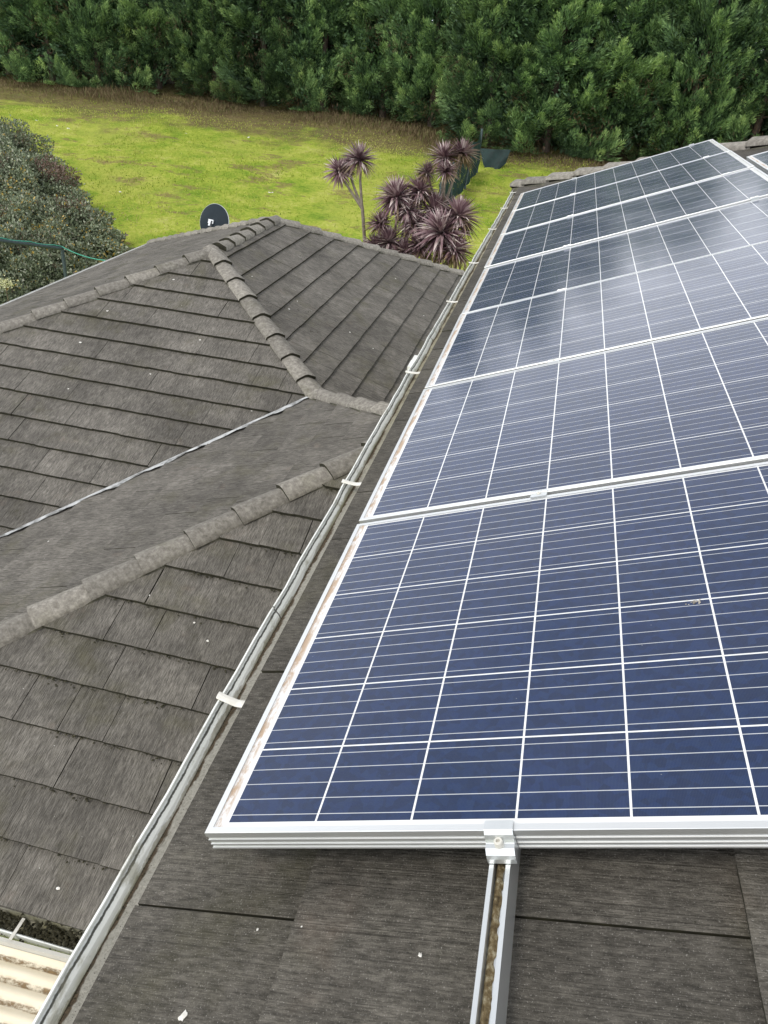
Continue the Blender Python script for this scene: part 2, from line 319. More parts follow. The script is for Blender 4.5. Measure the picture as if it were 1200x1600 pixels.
# grass: tufts of blades over the visible field
n = 45000; gx = RNG.uniform(-24, 1.5, n); gy = 15 + 22 * RNG.uniform(0, 1, n) ** .8
keep = (gx > -1.05 * (gy) + 2) & (gy < 35.2 + RNG.normal(0, .8, n)); gx, gy = gx[keep], gy[keep]; n = len(gx)
gzv = -5.2 + .12 * np.maximum(0, gy - 14) + .07 * np.sin(gx * .7 + gy * .4) + .06 * np.sin(gx * .31 - gy * .9) - .01
d = unit(np.stack([RNG.normal(0, .55, n), RNG.normal(0, .55, n), np.ones(n)], 1)); sd_ = unit(np.stack([RNG.normal(0, 1, n), RNG.normal(0, 1, n), np.zeros(n)], 1))
patch = .5 + .5 * np.sin(gx * 1.3 + 2 * np.sin(gy * .8)) * np.sin(gy * 1.1 + np.sin(gx * .9))
Vg, Fg = blades(np.stack([gx, gy, gzv], 1), d, sd_, RNG.uniform(.03, .09, n) * (.6 + patch), RNG.uniform(.02, .045, n))
me = np_mesh('grass', Vg, Fg, np.clip(RNG.normal(.55, .17, n) + .28 * np.sin(gx * .45 + 1.5 * np.sin(gy * .33)) * np.sin(gy * .62 + 1.2 * np.sin(gx * .3)) , 0, 1), [M_GRASS]); o = link('grass', me); tag(o, 'short yellow green grass tufts across the open field', 'grass', kind='stuff')

# ------------------------------------------------------------ conifer hedge
def conifer_crown(seed, H=10.0, R=2.6, dead=.5):
    r = np.random.default_rng(seed)
    Bs, Ds, Ss, Ls, Ws, Ts = [], [], [], [], [], []
    nb = 150
    def plume(p, ax, L, cnt, tint0, wid=1.0, fan=1.0):
        t = r.uniform(0, 1, cnt) ** .75
        up = np.array([0, 0, 1.]); fn = unit(np.cross(ax, unit(r.normal(0, 1, 3) * .5 + np.cross(ax, up)))); sv = unit(np.cross(fn, ax))
        # secondary sprays: blades spread in a rough fan round the axis
        sgn = r.choice([-1, 1], cnt); spread = (1 - t) * .36 * L * fan * r.uniform(.05, 1, cnt)
        off = sv[None] * (sgn * spread)[:, None] + fn[None] * (r.normal(0, .16, cnt) * L * (1 - t * .6))[:, None]
        base = p + ax[None] * (t * L + .25 * spread)[:, None] + off
        dd = unit(ax[None] * 1.0 + sv[None] * (sgn * r.uniform(.1, .85, cnt))[:, None] + r.normal(0, .2, (cnt, 3)) + up * .15)
        ss = unit(np.cross(dd, unit(r.normal(0, .6, (cnt, 3)) + fn)))
        Bs.append(base); Ds.append(dd); Ss.append(ss); Ls.append(r.uniform(.14, .30, cnt) * (1.15 - .5 * t)); Ws.append(r.uniform(.022, .042, cnt) * wid)
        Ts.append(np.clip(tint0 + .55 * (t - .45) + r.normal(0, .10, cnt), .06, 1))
    nz = 520
    nbg = 66
    for k in range(nbg):
        h = .3 + (H - .5) * (k + r.uniform(0, 1)) / nbg
        fr = h / H; rad_ = R * (1 - max(0, fr - .45) ** 1.4 * 1.9); th = k * 2.39996 + r.uniform(-.5, .5)
        o_ = np.array([math.cos(th), math.sin(th), 0]); tg = np.array([-math.sin(th), math.cos(th), 0]); rr = rad_ * r.uniform(.72, 1.10); pe = r.uniform(.25, .85); sz = r.uniform(.75, 1.25)
        bax = unit(o_ * math.cos(pe) + np.array([0, 0, math.sin(pe)]) + tg * r.normal(0, .25)); tipp = o_ * rr + np.array([0, 0, h + .4]); t0 = r.uniform(.28, .62)
        for q in range(9):
            back = r.uniform(.2, 1.5) * sz; lat = r.normal(0, .42) * sz * (.35 + .5 * back); ver = r.normal(0, .20) * sz
            p = tipp - bax * (back + .7) + tg * lat + np.array([0, 0, ver])
            ax = unit(bax + tg * (lat * .9 + r.normal(0, .15)) + np.array([0, 0, ver * .8 + .1]) + r.normal(0, .12, 3)); L = r.uniform(.7, 1.25) * sz
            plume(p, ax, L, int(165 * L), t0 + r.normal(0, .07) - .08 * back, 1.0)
    for k in range(260):     # inner mass
        h = r.uniform(.2, H * .93); rad_ = R * (1 - max(0, h / H - .45) ** 1.4 * 1.9); th = r.uniform(0, 6.283); rr = rad_ * r.uniform(.15, .62)
        o_ = np.array([math.cos(th), math.sin(th), 0]); ax = unit(o_ * .7 + np.array([0, 0, .6]) + r.normal(0, .3, 3))
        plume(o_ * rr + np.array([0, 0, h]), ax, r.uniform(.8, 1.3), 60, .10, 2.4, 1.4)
    B, D_, S_ = np.concatenate(Bs), np.concatenate(Ds), np.concatenate(Ss); Ln, Wd, Tn = np.concatenate(Ls), np.concatenate(Ws), np.concatenate(Ts)
    # dead brown twigs inside the lower crown
    nd = int(1600 * dead); th = r.uniform(0, 6.283, nd); hh = r.uniform(.1, 4.2, nd); cl = r.integers(0, 9, nd)
    th = cl * .7 + r.normal(0, .16, nd); hh = (cl * 1.37 % 3.6) + .3 + r.normal(0, .3, nd); q = R * r.uniform(.6, .98, nd)
    B2 = np.stack([np.cos(th) * q, np.sin(th) * q, np.maximum(.1, hh)], 1); D2 = unit(np.stack([np.cos(th), np.sin(th), r.normal(-.2, .6, nd)], 1) + r.normal(0, .4, (nd, 3))); S2 = unit(np.cross(D2, r.normal(0, 1, (nd, 3))))
    B = np.concatenate([B, B2]); D_ = np.concatenate([D_, D2]); S_ = np.concatenate([S_, S2]); Ln = np.concatenate([Ln, r.uniform(.12, .3, nd)]); Wd = np.concatenate([Wd, r.uniform(.015, .03, nd)]); Tn = np.concatenate([Tn, np.zeros(nd)])
    B[:, 2] = np.maximum(B[:, 2], .05)
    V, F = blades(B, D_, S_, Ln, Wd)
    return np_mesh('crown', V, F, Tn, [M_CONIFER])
def trunk_mesh(seed, H, r0):
    r = random.Random(seed); mb = MB(); pts = [Vector((r.uniform(-.1, .1) * k, r.uniform(-.1, .1) * k, H * k / 6 - (.15 if k == 0 else 0))) for k in range(7)]
    mb.tube(pts, [r0 * (1 - .8 * k / 6) for k in range(7)], 9)
    for k in range(16):
        h = r.uniform(.4, H * .8); a = r.uniform(0, 6.28); l = r.uniform(.9, 2.0); b0 = Vector((0, 0, h))
        mb.tube([b0, b0 + Vector((math.cos(a) * l * .5, math.sin(a) * l * .5, .15)), b0 + Vector((math.cos(a) * l, math.sin(a) * l, .55))], [.05, .035, .012], 5)
    o = mb.build('trunk', M_BARK); me = o.data; bpy.data.objects.remove(o); return me
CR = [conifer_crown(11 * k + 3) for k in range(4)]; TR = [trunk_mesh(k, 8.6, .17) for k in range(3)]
hd = ['dense dark conifer in the hedge line', 'bushy conifer of the hedge line', 'feathery conifer of the hedge line', 'tall green conifer of the hedge line']
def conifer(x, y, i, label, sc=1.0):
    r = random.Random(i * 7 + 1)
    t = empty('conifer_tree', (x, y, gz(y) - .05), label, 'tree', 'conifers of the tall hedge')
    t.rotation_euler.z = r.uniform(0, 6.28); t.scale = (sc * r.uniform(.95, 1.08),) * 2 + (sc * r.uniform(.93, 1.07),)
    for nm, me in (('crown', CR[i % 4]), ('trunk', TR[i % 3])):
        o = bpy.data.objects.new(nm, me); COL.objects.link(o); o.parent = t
front = []
i = 0; x = -42.0
lbl = ['just outside the picture on the left', 'beyond the left edge of the picture', 'further left than the photo shows']
while x < 24:
    yy = 39.6 if x < -7 else (39.6 - (x + 7) * .9 if x < -4 else 36.6)
    front.append((x, yy + random.uniform(-.35, .35))); x += random.uniform(2.5, 3.1)
vis = [f for f in front if -29 < f[0] < 11]
ordn = ['first', 'second', 'third', 'fourth', 'fifth', 'sixth', 'seventh', 'eighth', 'ninth', 'tenth', 'eleventh', 'twelfth', 'thirteenth', 'fourteenth', 'fifteenth', 'sixteenth', 'seventeenth']
for k, (x, y) in enumerate(front):
    if (x, y) in vis: l = 'green conifer in the front row of the tall hedge, %s from the left edge' % ordn[min(16, vis.index((x, y)))]
    elif x <= -29: l = 'conifer of the tall hedge standing out of view past the left edge'
    else: l = 'conifer of the tall hedge standing out of view past the right edge'
    conifer(x, y, k, l)
x = -40.5; k = 40
while x < 22:
    conifer(x, (43.2 if x < -5 else 40.6) + random.uniform(-.4, .4), k, 'conifer of the back row, seen only through gaps in the hedge', 1.06); x += 4.6; k += 1
# a lighter drooping bough shrub standing out from the hedge at the left
# ------------------------------------------------------------ far field rough verge under the hedge
n = 26000; gx = RNG.uniform(-33, 12, n); hx = np.where(gx < -7, 37.4, np.where(gx < -4, 37.4 - (gx + 7) * .9, 34.6)); gy = hx + RNG.normal(0, .75, n)
g0 = -5.2 + .12 * np.maximum(0, gy - 14) + .02
d = unit(np.stack([RNG.normal(0, .4, n), RNG.normal(0, .4, n), np.ones(n)], 1)); s_ = unit(np.stack([RNG.normal(0, 1, n), RNG.normal(0, 1, n), np.zeros(n)], 1))
M_DRY = leaf_mat('dry_verge', [(0, (.10, .07, .04)), (.5, (.19, .14, .075)), (.8, (.30, .24, .13)), (1, (.12, .16, .04))], trans=.2, spec=.15)
cl = np.clip(.5 + .5 * np.sin(gx * .8) * np.cos(gx * .33 + 1), .15, 1)
Vg, Fg = blades(np.stack([gx, gy, g0], 1), d, s_, RNG.uniform(.12, .5, n) * cl, RNG.uniform(.02, .04, n))
me = np_mesh('dry_grass', Vg, Fg, RNG.uniform(0, 1, n), [M_DRY]); o = link('dry_grass', me); tag(o, 'dry brown grass and twigs along the foot of the hedge', 'grass', kind='stuff')

# ------------------------------------------------------------ tiled roofs
def clip(poly, n, c):
    """keep the part of a 2-D polygon where n.p <= c"""
    out_ = []
    for i in range(len(poly)):
        a, b = poly[i], poly[(i + 1) % len(poly)]; da, db = n[0] * a[0] + n[1] * a[1] - c, n[0] * b[0] + n[1] * b[1] - c
        if da <= 0: out_.append(a)
        if da * db < 0: f = da / (da - db); out_.append((a[0] + (b[0] - a[0]) * f, a[1] + (b[1] - a[1]) * f))
    return out_
def clip_convex(poly, face):
    for i in range(len(face)):
        a, b = face[i], face[(i + 1) % len(face)]; nx, ny = b[1] - a[1], -(b[0] - a[0]); poly = clip(poly, (nx, ny), nx * a[0] + ny * a[1])
        if len(poly) < 3: return []
    return poly
def tile_face(name, corners, U, E, O, parent, m_tile, k0=0., expo=.3236, wid=.30, phase=0., th=.032, under=True, gap=.0013, skip=None):
    """corners: world points of a convex face; U up-slope unit, E eave direction; k0 offset of a course edge along U from O"""
    O = Vector(O); Nn = E.cross(U).normalized()
    if Nn.z < 0: Nn = -Nn
    P2 = [((Vector(c) - O).dot(E), (Vector(c) - O).dot(U)) for c in corners]
    ar = sum(P2[i][0] * P2[(i + 1) % len(P2)][1] - P2[(i + 1) % len(P2)][0] * P2[i][1] for i in range(len(P2)))
    if ar < 0: P2 = P2[::-1]
    a0, a1 = min(p[0] for p in P2), max(p[0] for p in P2); b0, b1 = min(p[1] for p in P2), max(p[1] for p in P2)
    mb = MB(); k = math.floor((b0 - k0) / expo) - 1; rr = random.Random(sum(map(ord, name)) + int(b1 * 100)); to = lambda a, b, h: O + E * a + U * b + Nn * h
    while k0 + k * expo < b1:
        bl = k0 + k * expo; off = phase + (k % 2) * wid / 2; j = math.floor((a0 - off) / wid) - 1
        while off + j * wid < a1:
            al = off + j * wid + rr.uniform(-.004, .004); jb = rr.uniform(-.004, .004); h0 = th + rr.uniform(-.0018, .0018); tl = rr.uniform(-.002, .002)
            # ragged lower edge
            nseg = 5; low = [(al + gap / 2 + (wid - gap) * q / nseg, bl + jb + rr.uniform(-.0022, .0022)) for q in range(nseg + 1)]
            poly = low + [(al + wid - gap / 2, bl + expo + .03), (al + gap / 2, bl + expo + .03)]
            poly = clip_convex(poly, P2)
            if len(poly) >= 3:
                H = lambda a, b: h0 * (1 - (b - bl) / (expo + .03)) + tl * ((a - al) / wid - .5)
                top = [to(a, b, H(a, b)) for a, b in poly]; ti = min(1, max(0, rr.gauss(.5, .27))); us = rr.uniform(0, 50)
                mb.poly(top, [(a + us, b + us * .37) for a, b in poly], ti)
                for q in range(len(poly)):
                    (xa, ya), (xb, yb) = poly[q], poly[(q + 1) % len(poly)]
                    if not (ya > bl + expo and yb > bl + expo):
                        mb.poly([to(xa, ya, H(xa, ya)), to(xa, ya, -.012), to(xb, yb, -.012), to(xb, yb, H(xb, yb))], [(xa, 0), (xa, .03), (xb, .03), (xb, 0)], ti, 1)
            j += 1
        k += 1
    if under: mb.poly([to(a, b, -.006) for a, b in P2], tint=.5, mi=2)
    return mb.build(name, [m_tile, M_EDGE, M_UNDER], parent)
# (a) setting-size building: one house whose parts are its roofs, caps, gutters, walls
HO = Vector((0, 0, -5.2))
house = empty('house', HO, 'house with grey brown shingle roofs at two levels, seen from its upper roof', 'house')
def V3(x, y, z): return Vector((x, y, z))
P1 = V3(-3.717, 8.486, -1.33); P2_ = V3(-3.717, 10.695, -1.33); P3 = V3(-1.7405, 6.5095, -2.1285)
zE = -3.05
UF = Vector((0, CP, SP)); UR = Vector((-CP, 0, SP)); UL = Vector((CP, 0, SP)); UB = Vector((0, -CP, SP)); EX = Vector((1, 0, 0)); EY = Vector((0, 1, 0))
dr = (P1.z - zE) / T
pl1 = lambda x, y: V3(x, y, P1.z + T * (y - P1.y)); pl2 = lambda x, y: V3(x, y, P1.z - T * (x - P1.x)); pl3 = lambda x, y: V3(x, y, P1.z + T * (x - P1.x))
pl4 = lambda x, y: V3(x, y, -1.4253 + T * x); pl5 = lambda x, y: V3(x, y, -3.627 + T * y); pl6 = lambda x, y: V3(x, y, P3.z - T * (y - P3.y))
vy = lambda x: x + 8.25
xw = .36
xe = P1.x - dr
# faces of the lower roof (names say kind; all share one look)
xv = P1.y - dr - 8.25
f1 = tile_face('lower_roof', [P1, P3, pl1(xv, P1.y - dr), pl1(xe, P1.y - dr)], UF, EX, P1, house, M_TILE_LOW, k0=-.81 / CP, phase=.08)
f2 = tile_face('lower_roof', [P1, P2_, pl2(xw, P2_.y + xw - P1.x), pl2(xw, P3.y + xw - P3.x), P3], UR, EY, P1, house, M_TILE_LOW, k0=-.467 / CP, phase=.05)
f3 = tile_face('lower_roof', [P1, P2_, pl3(xe, P2_.y + dr), pl3(xe, P1.y - dr)], UL, EY, P1, house, M_TILE_LOW, k0=-.467 / CP)
x4 = (-3.12 + 1.4253) / T; ap = V3(-.3405, 5.1095, -1.5629)
f4 = tile_face('lower_roof', [P3, ap, pl4(x4, x4 + 5.45), pl4(x4, vy(x4))], UL, EY, P3, house, M_TILE_LOW, k0=.1)
y5 = 1.295
f5 = tile_face('lower_roof', [ap, pl5(xw, 5.1095), pl5(xw, y5), pl5(y5 - 5.45, y5)], UF, EX, V3(0, y5, -3.627 + T * y5), house, M_TILE_LOW, k0=.0, wid=.305, phase=-2.517, th=.034, gap=.0024)
f6 = tile_face('lower_roof', [ap, P3, pl6(xw, P3.y + xw - P3.x), pl6(xw, 5.1095)], UB, EX, P3, house, M_TILE_LOW)
f7 = tile_face('lower_roof', [P2_, V3(P2_.x - dr, P2_.y + dr, zE), V3(P2_.x + dr, P2_.y + dr, zE)], UB, EX, P2_, house, M_TILE_LOW, k0=-.467 / CP)
# upper roof: face carrying the panels, and the far hip end
wT = -.13
def up(u, v, w=wT): return rw(u, v, w)
ue = -.164; vh = 8.70            # eave edge and far corner
hipdv = lambda u: vh - (u - ue) * CP
fu = tile_face('main_roof', [up(ue, -1.6, wT - .02), up(ue, vh, wT - .02), up(5.2, hipdv(5.2), wT - .02), up(5.2, -1.6, wT - .02)], UL, EY, up(0, 0, wT - .02), house, M_TILE_UP, k0=-.18, expo=.3215, wid=.295, phase=-.045, th=.034, gap=.003)
cE = up(ue, vh, wT - .02); cT = up(5.2, hipdv(5.2), wT - .02)
UBk = Vector((0, -CP, SP))
fb = tile_face('main_roof', [cE, cT, cE + EX * 10.2], UBk, EX, cE, house, M_TILE_UP)
# other slope beyond the ridge, closing the upper roof
mb = MB(); mb.poly([up(5.2, hipdv(5.2), wT - .02), up(5.2, -1.6, wT - .02), up(5.2, -1.6, wT - .02) + V3(4.8, 0, -4.8 * T), cE + EX * 10.2], tint=.5); mb.build('main_roof', M_TILE_UP, house)

# ridge and hip caps
def cap_run(A, B, first=0., step=.385, parent=house, tint=.5, lift=.010, mortar=True, hw=.113, slopes=None, rise=.058, up_dir=1):
    """A is the upper end; every cap overlaps the one below it"""
    A, B = Vector(A), Vector(B); d = (B - A).normalized(); L = (B - A).length; s = d.cross(Vector((0, 0, 1))).normalized(); n = s.cross(d).normalized()
    if n.z < 0: n = -n
    sl_ = slopes if slopes is not None else (.28 if abs(d.z) > .05 else .404)
    prof = [(-1.0, -.006 - sl_ * hw + .02), (-.97, .22), (-.60, .60), (-.20, .95), (0, 1.0), (.20, .95), (.60, .60), (.97, .22), (1.0, -.006 - sl_ * hw + .02)]
    def pt(t, k, sc, dz):
        a, b = prof[k]; z = (b * rise if k not in (0, 8) else b) 
        return A + d * t + s * (a * hw * sc) + n * (z * (sc if k not in (0, 8) else 1) + dz + lift)
    t = first; r = random.Random(int(abs(A.x * 100 + B.y * 37)))
    mbs = MB()
    while t < L:
        t1 = min(t + step + .035, L + .02); ti = r.uniform(0, 1); jz = r.uniform(-.003, .003); js = r.uniform(-.006, .006)
        ts = [t - 0.0, t + .05, (t + t1) / 2, t1 - .012, t1]; scs = [.90, .91, .965, 1.035, 1.04]; dz = [-.012, -.011, -.001, .012, .012]
        rows = [[pt(a, k, c, z + jz) + s * js * (a - t) for k in range(9)] for a, c, z in zip(ts, scs, dz)]
        us = r.uniform(0, 9)
        mbs.grid(rows, tint=ti, smooth=True, uvs=lambda a, b, us=us: (b * .03 + us, ts[min(a, 4)] - ts[0]))
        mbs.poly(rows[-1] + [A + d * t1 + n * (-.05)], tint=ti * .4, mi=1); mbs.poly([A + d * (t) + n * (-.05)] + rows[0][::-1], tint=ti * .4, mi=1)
        t += step
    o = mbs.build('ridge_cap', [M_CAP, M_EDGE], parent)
    if mortar:
        mm = MB(); q = []
        nn = max(2, int(L / .05))
        for a in range(nn + 1):
            tt = L * a / nn; w_ = hw * 1.06 + r.uniform(-.012, .016)
            q.append([A + d * tt + s * -w_ + n * (-.03 - sl_ * w_), A + d * tt + s * -hw * .9 + n * (.02 - sl_ * hw * .8), A + d * tt + s * hw * .9 + n * (.02 - sl_ * hw * .8), A + d * tt + s * w_ + n * (-.03 - sl_ * w_)])
        mm.grid(q, smooth=False); mm.build('mortar_bed', M_MORTAR, house)
    return o
cap_run(P1 + V3(0, 0, .0), V3(xe, P1.y - dr, zE), first=-.05, step=.38)
cap_run(P1, P3, first=-.09, step=.388)
cap_run(P2_ + V3(0, .12, 0), P1 + V3(0, .16, 0), first=0, step=.37)
cap_run(P2_, V3(P2_.x + dr, P2_.y + dr, zE), step=.38)
cap_run(P2_, V3(P2_.x - dr, P2_.y + dr, zE), step=.38)
cap_run(ap, pl4(x4, x4 + 5.45), first=.18, step=.392)
cap_run(ap, P3, first=-.05, step=.39)
cap_run(V3(xw, ap.y, ap.z), ap, step=.38)
cap_run(cT, cE + V3(-.02, .02, 0), first=.21, step=.385, lift=.02)

# valley metal between the two lower slopes
A, B = P3, pl4(x4, vy(x4)); d = (B - A).normalized(); L = (B - A).length; mbv = MB(); rr = random.Random(5)
sx = Vector((1, -1, 0)).normalized(); t = .06; q = []
while t < L:
    base = A + d * t; w1 = .055 + .028 * math.sin(t * 9) * math.sin(t * 23 + 1) + (.02 if int(t / .3) % 2 else .0) + rr.uniform(-.016, .016)
    e = base + sx * w1; e.z = -1.4253 + T * e.x + .034; f = base + sx * .012; f.z = -1.4253 + T * f.x + .040; h = base + sx * -.02; h.z = base.z + .026
    q.append([h, f, e]); t += .055
mbv.grid(q, smooth=False); mbv.build('valley_flashing', M_LEAD, house)
# moss crumbs gathered along the course edges of the near slope
def crumbs(n, fn, smin, smax, name='moss', mt=M_MOSSBIT, parent=house):
    r = np.random.default_rng(n); V, F = [], []
    ico = np.array([(0,0,1),(0,0,-1),(1,0,0),(-1,0,0),(0,1,0),(0,-1,0)], float); fc = [(0,2,4),(0,4,3),(0,3,5),(0,5,2),(1,4,2),(1,3,4),(1,5,3),(1,2,5)]
    for i in range(n):
        p = fn(r); s_ = r.uniform(smin, smax) * np.array([1, r.uniform(.6, 1.4), .6]); a = r.uniform(0, 6.28); R_ = np.array([[math.cos(a), -math.sin(a), 0], [math.sin(a), math.cos(a), 0], [0, 0, 1]])
        i0 = len(V); V += [tuple(v) for v in (ico * s_ * r.uniform(.7, 1.3, (6, 1))) @ R_.T + np.array(p)]; F += [tuple(i0 + j for j in f) for f in fc]
    me = bpy.data.meshes.new(name); me.from_pydata(V, [], F); o = link(name, me, parent, [mt]); o['kind'] = 'stuff'
    if parent is not None: o.matrix_parent_inverse = Matrix.Translation(-world_loc(parent))
    return o
def f5pt(r):
    k = r.integers(1, 12); y = y5 + k * .3 + r.normal(0, .012) - (.02 if r.uniform() < .2 else 0) * abs(r.normal()); x = r.uniform(-3.4, .3)
    while math.sin(x * 9 + k * 2.3) + math.sin(x * 23 + k) < r.uniform(-1.6, 1.2): x = r.uniform(-3.4, .3)
    if y > x + 5.35: return f5pt(r)
    return (x, y, -3.627 + T * y + .022 + (.006 if r.uniform() < .5 else -.006))
crumbs(3200, f5pt, .003, .010)
def f1pt(r):
    k = r.integers(0, 9); y = 7.676 - k * .3 + r.normal(0, .008); x = r.uniform(-4.8, -2.0)
    while y < vy(x) + .05: x = r.uniform(-4.8, -2.0); y = 7.676 - r.integers(0, 9) * .3 + r.normal(0, .008)
    return (x, y, P1.z + T * (y - P1.y) + .018)
crumbs(700, f1pt, .003, .008)

# walls, fascia, soffit
mb = MB()
def wallbox(x0, y0, x1, y1, z0, z1, mi=0): mb.box(((x0 + x1) / 2, (y0 + y1) / 2, (z0 + z1) / 2), (x1 - x0, y1 - y0, z1 - z0), mi=mi)
wallbox(.34, -1.6, 9.4, 8.25, -5.2, -.33)
mb.build('wall', M_WALL, house)
mb = MB(); wallbox(-7.5, 4.75, .335, 14.4, -5.2, -3.09); mb.build('wall', M_WALL, house)
mb = MB(); wallbox(-3.75, 1.72, .335, 4.745, -5.2, -3.19); mb.build('wall', M_WALL, house)
mb = MB(); wallbox(-.105, -1.6, -.085, 8.75, -.34, -.215); wallbox(-.085, 8.73, 9.6, 8.75, -.34, -.215); wallbox(-.085, -1.6, .335, 8.73, -.345, -.335); wallbox(.335,8.25,9.5,8.73,-.345,-.335)
mb.build('fascia', M_FASCIA, house)

# gutters: an open section swept along a line
def gutter(name, path_a, path_b, outd, lip_off, depth, width, parent, mt=M_GUT, lip_w=.013, step=.25, wob=.0015):
    """path at the outer lip top; outd points outward (away from the roof)"""
    A, B = Vector(path_a), Vector(path_b); L = (B - A).length; d = (B - A).normalized(); Zv = V3(0, 0, 1); mbg = MB()
    # section: outer face bottom -> up -> rolled lip -> inner front wall -> floor -> back wall
    sec = [(-.014, -depth - .002), (-.002, -depth * .55), (.0, -.012), (.001, -.003), (-.0012, .0006), (-.0045, .0008), (-.0060, -.002), (-.0062, -.005), (-.0050, -.008), (-.0085, -.010), (-.0110, -.013), (-.0180, -.020), (-.0250, -.033), (-.0245, -depth * .72), (-.028, -depth * .92), (-.036, -depth), (-width * .8, -depth), (-width, -depth * .97), (-width, .01)]
    dist = [0]
    for k in range(1, len(sec)): dist.append(dist[-1] + math.hypot(sec[k][0] - sec[k - 1][0], sec[k][1] - sec[k - 1][1]))
    z0 = dist[4]; rows = []; n = max(2, int(L / step)); r = random.Random(3); ys_ = []
    for a in range(n + 1):
        t = L * a / n; j = r.uniform(-wob, wob); ys_.append(t)
        rows.append([A + d * t + outd * (c[0] + j) + Zv * (c[1] + j * .5) for c in sec])
    mbg.grid(rows, smooth=False, uvs=lambda a, b: (max(0, dist[min(b, len(sec) - 1)] - z0), ys_[min(a, n)]))
    g_ = mbg.build(name, mt, parent); g_.data.update(); return g_
ux = V3(-1, 0, 0)
GX, GZ = -.189, -.224
gut = gutter('gutter', (GX, -1.6, GZ), (GX + .012, 9.05, GZ), ux, 0, .088, .085, house, step=.12, wob=.0022)
# silt, grit and cement wash lying in the upper gutter
mb = MB(); r = random.Random(9); q = []; uvl = []
for a in range(1290):
    y = -1.55 + a * .00815; w = .5 + .5 * math.sin(y * 2.1) * math.sin(y * .73 + 1); ed = .0185 + .003 * w + r.uniform(-.0015, .0015) + .002 * math.sin(y * 17) ; gx_ = GX + .012 * (y / 9)
    zz = lambda: r.uniform(-.001, .0012)
    q.append([V3(gx_ + ed, y, GZ - .046), V3(gx_ + ed + .002 + r.uniform(-.0008, .0008), y, GZ - .037 + zz()), V3(gx_ + ed + .006, y, GZ - .0365 + .002 * w + zz()), V3(gx_ + ed + .011, y, GZ - .035 + zz()), V3(gx_ + ed + .016, y, GZ - .031 + zz()), V3(gx_ + ed + .03, y, GZ - .029 + zz() * .6), V3(gx_ + .088, y, GZ - .026)])
sv_ = [0, .04, .12, .22, .32, .6, 1.4]
mb.grid(q, smooth=True, uvs=lambda a, b: (sv_[min(b, 6)], a * .00815))
silt = mb.build('silt', M_SILT, gut); fixp(silt, gut); silt['kind'] = 'stuff'
silt['label'] = 'grey grit and brown leaf silt lying in the gutter'
o = crumbs(2600, lambda r: (GX + .023 + abs(r.normal(0, .005)), r.uniform(-1.4, 8.9), GZ - .035 + r.uniform(-.002, .002)), .0007, .0022, 'leaf_litter', M_MOSSBIT, gut); fixp(o, gut)
for y in (.50, 1.58, 2.70, 3.95, 5.0, 6.3, 7.4, 8.45):
    mb = MB(); skew = .025; nseg = 5
    pts = [V3(GX - .004, y - skew * .3, GZ + .0045), V3(GX + .02, y - skew * .6, GZ + .006), V3(GX + .05, y - skew, GZ + .011), V3(GX + .078, y - skew * 1.3, GZ + .022)]
    for w0, mi in ((0, 0),):
        top = [[p + V3(0, -.011, .0), p + V3(0, -.008, .002), p + V3(0, 0, .0032), p + V3(0, .008, .002), p + V3(0, .011, 0), p + V3(0, .011, -.0015), p + V3(0, -.011, -.0015)] for p in pts]
        mb.grid(top, closed=True, smooth=False)
        mb.poly(top[0]); mb.poly(top[-1][::-1])
    mb.box(V3(GX + .0775, y - skew * 1.3, GZ + .0225), (.004, .012, .006))
    s_ = mb.build('gutter_strap', M_STRAP, gut); fixp(s_, gut)
# end stop and return of the gutter at the far corner
mb = MB(); mb.box((GX + .055, 9.052, GZ - .042), (.108, .004, .09)); s_ = mb.build('end_stop', M_WHITE, gut); fixp(s_, gut)
# white downpipe head behind the gutter
mb = MB(); mb.box((-.212, 3.02, -.325), (.04, .10, .05)); mb.box((-.219, 3.12, -.33), (.028, .10, .045)); mb.tube([V3(-.20, 3.0, -.34), V3(-.17, 2.95, -.46), V3(.2, 2.95, -.7), V3(.27, 2.95, -1.8)], .03, 12)
s_ = mb.build('downpipe', M_WHITE, gut); fixp(s_, gut)
# lower gutters
gl = gutter('gutter', (xe - .13, 4.2, zE - .02), (xe - .13, 15.15, zE - .02), ux, 0, .1, .13, house, mt=M_WHITE)
g5 = gutter('gutter', (-4.6, y5 - .085, -3.165), (.33, y5 - .085, -3.165), V3(0, -1, 0), 0, .1, .13, house)
mb = MB(); mb.box((-1.76, y5 - .06, -3.155), (.018, .12, .004)); s_ = mb.build('gutter_strap', M_STRAP, g5); fixp(s_, g5)
crumbs(2200, lambda r: (r.uniform(-3.5, .1), y5 - .02 + r.normal(0, .028), -3.205 + r.uniform(-.02, .02)), .006, .016, 'leaf_litter', M_MOSSBIT, house)
# droppings (small irregular splashes on the tiles)
def splat(P, E, U, size, parent, name='bird_dropping'):
    Nn = E.cross(U).normalized(); Nn = Nn if Nn.z > 0 else -Nn; r = random.Random(int(abs(P.x * 1000 + P.y * 777))); mb = MB(); n = 14; ring = []
    for k in range(n):
        a = 6.283 * k / n; q = size * r.uniform(.6, 1.15); ring.append(P + E * math.cos(a) * q + U * math.sin(a) * q * .8 + Nn * .0016)
    c = P + Nn * (.0035 + size * .08)
    for k in range(n): mb.poly([ring[k], ring[(k + 1) % n], c], tint=.5)
    o = mb.build(name, M_DROP, parent)
for x, y, s_ in ((-3.96, 7.87, .014), (-4.47, 7.2, .015), (-3.67, 7.46, .018), (-3.24, 6.99, .012), (-4.52, 6.67, .016), (-4.86, 6.22, .020), (-4.16, 5.32, .012), (-3.55, 6.4, .010), (-2.31, 6.15, .010), (-4.3, 6.02, .01)):
    splat(pl1(x, y) + V3(0, -SP, CP) * .019, EX, UF, s_, house)
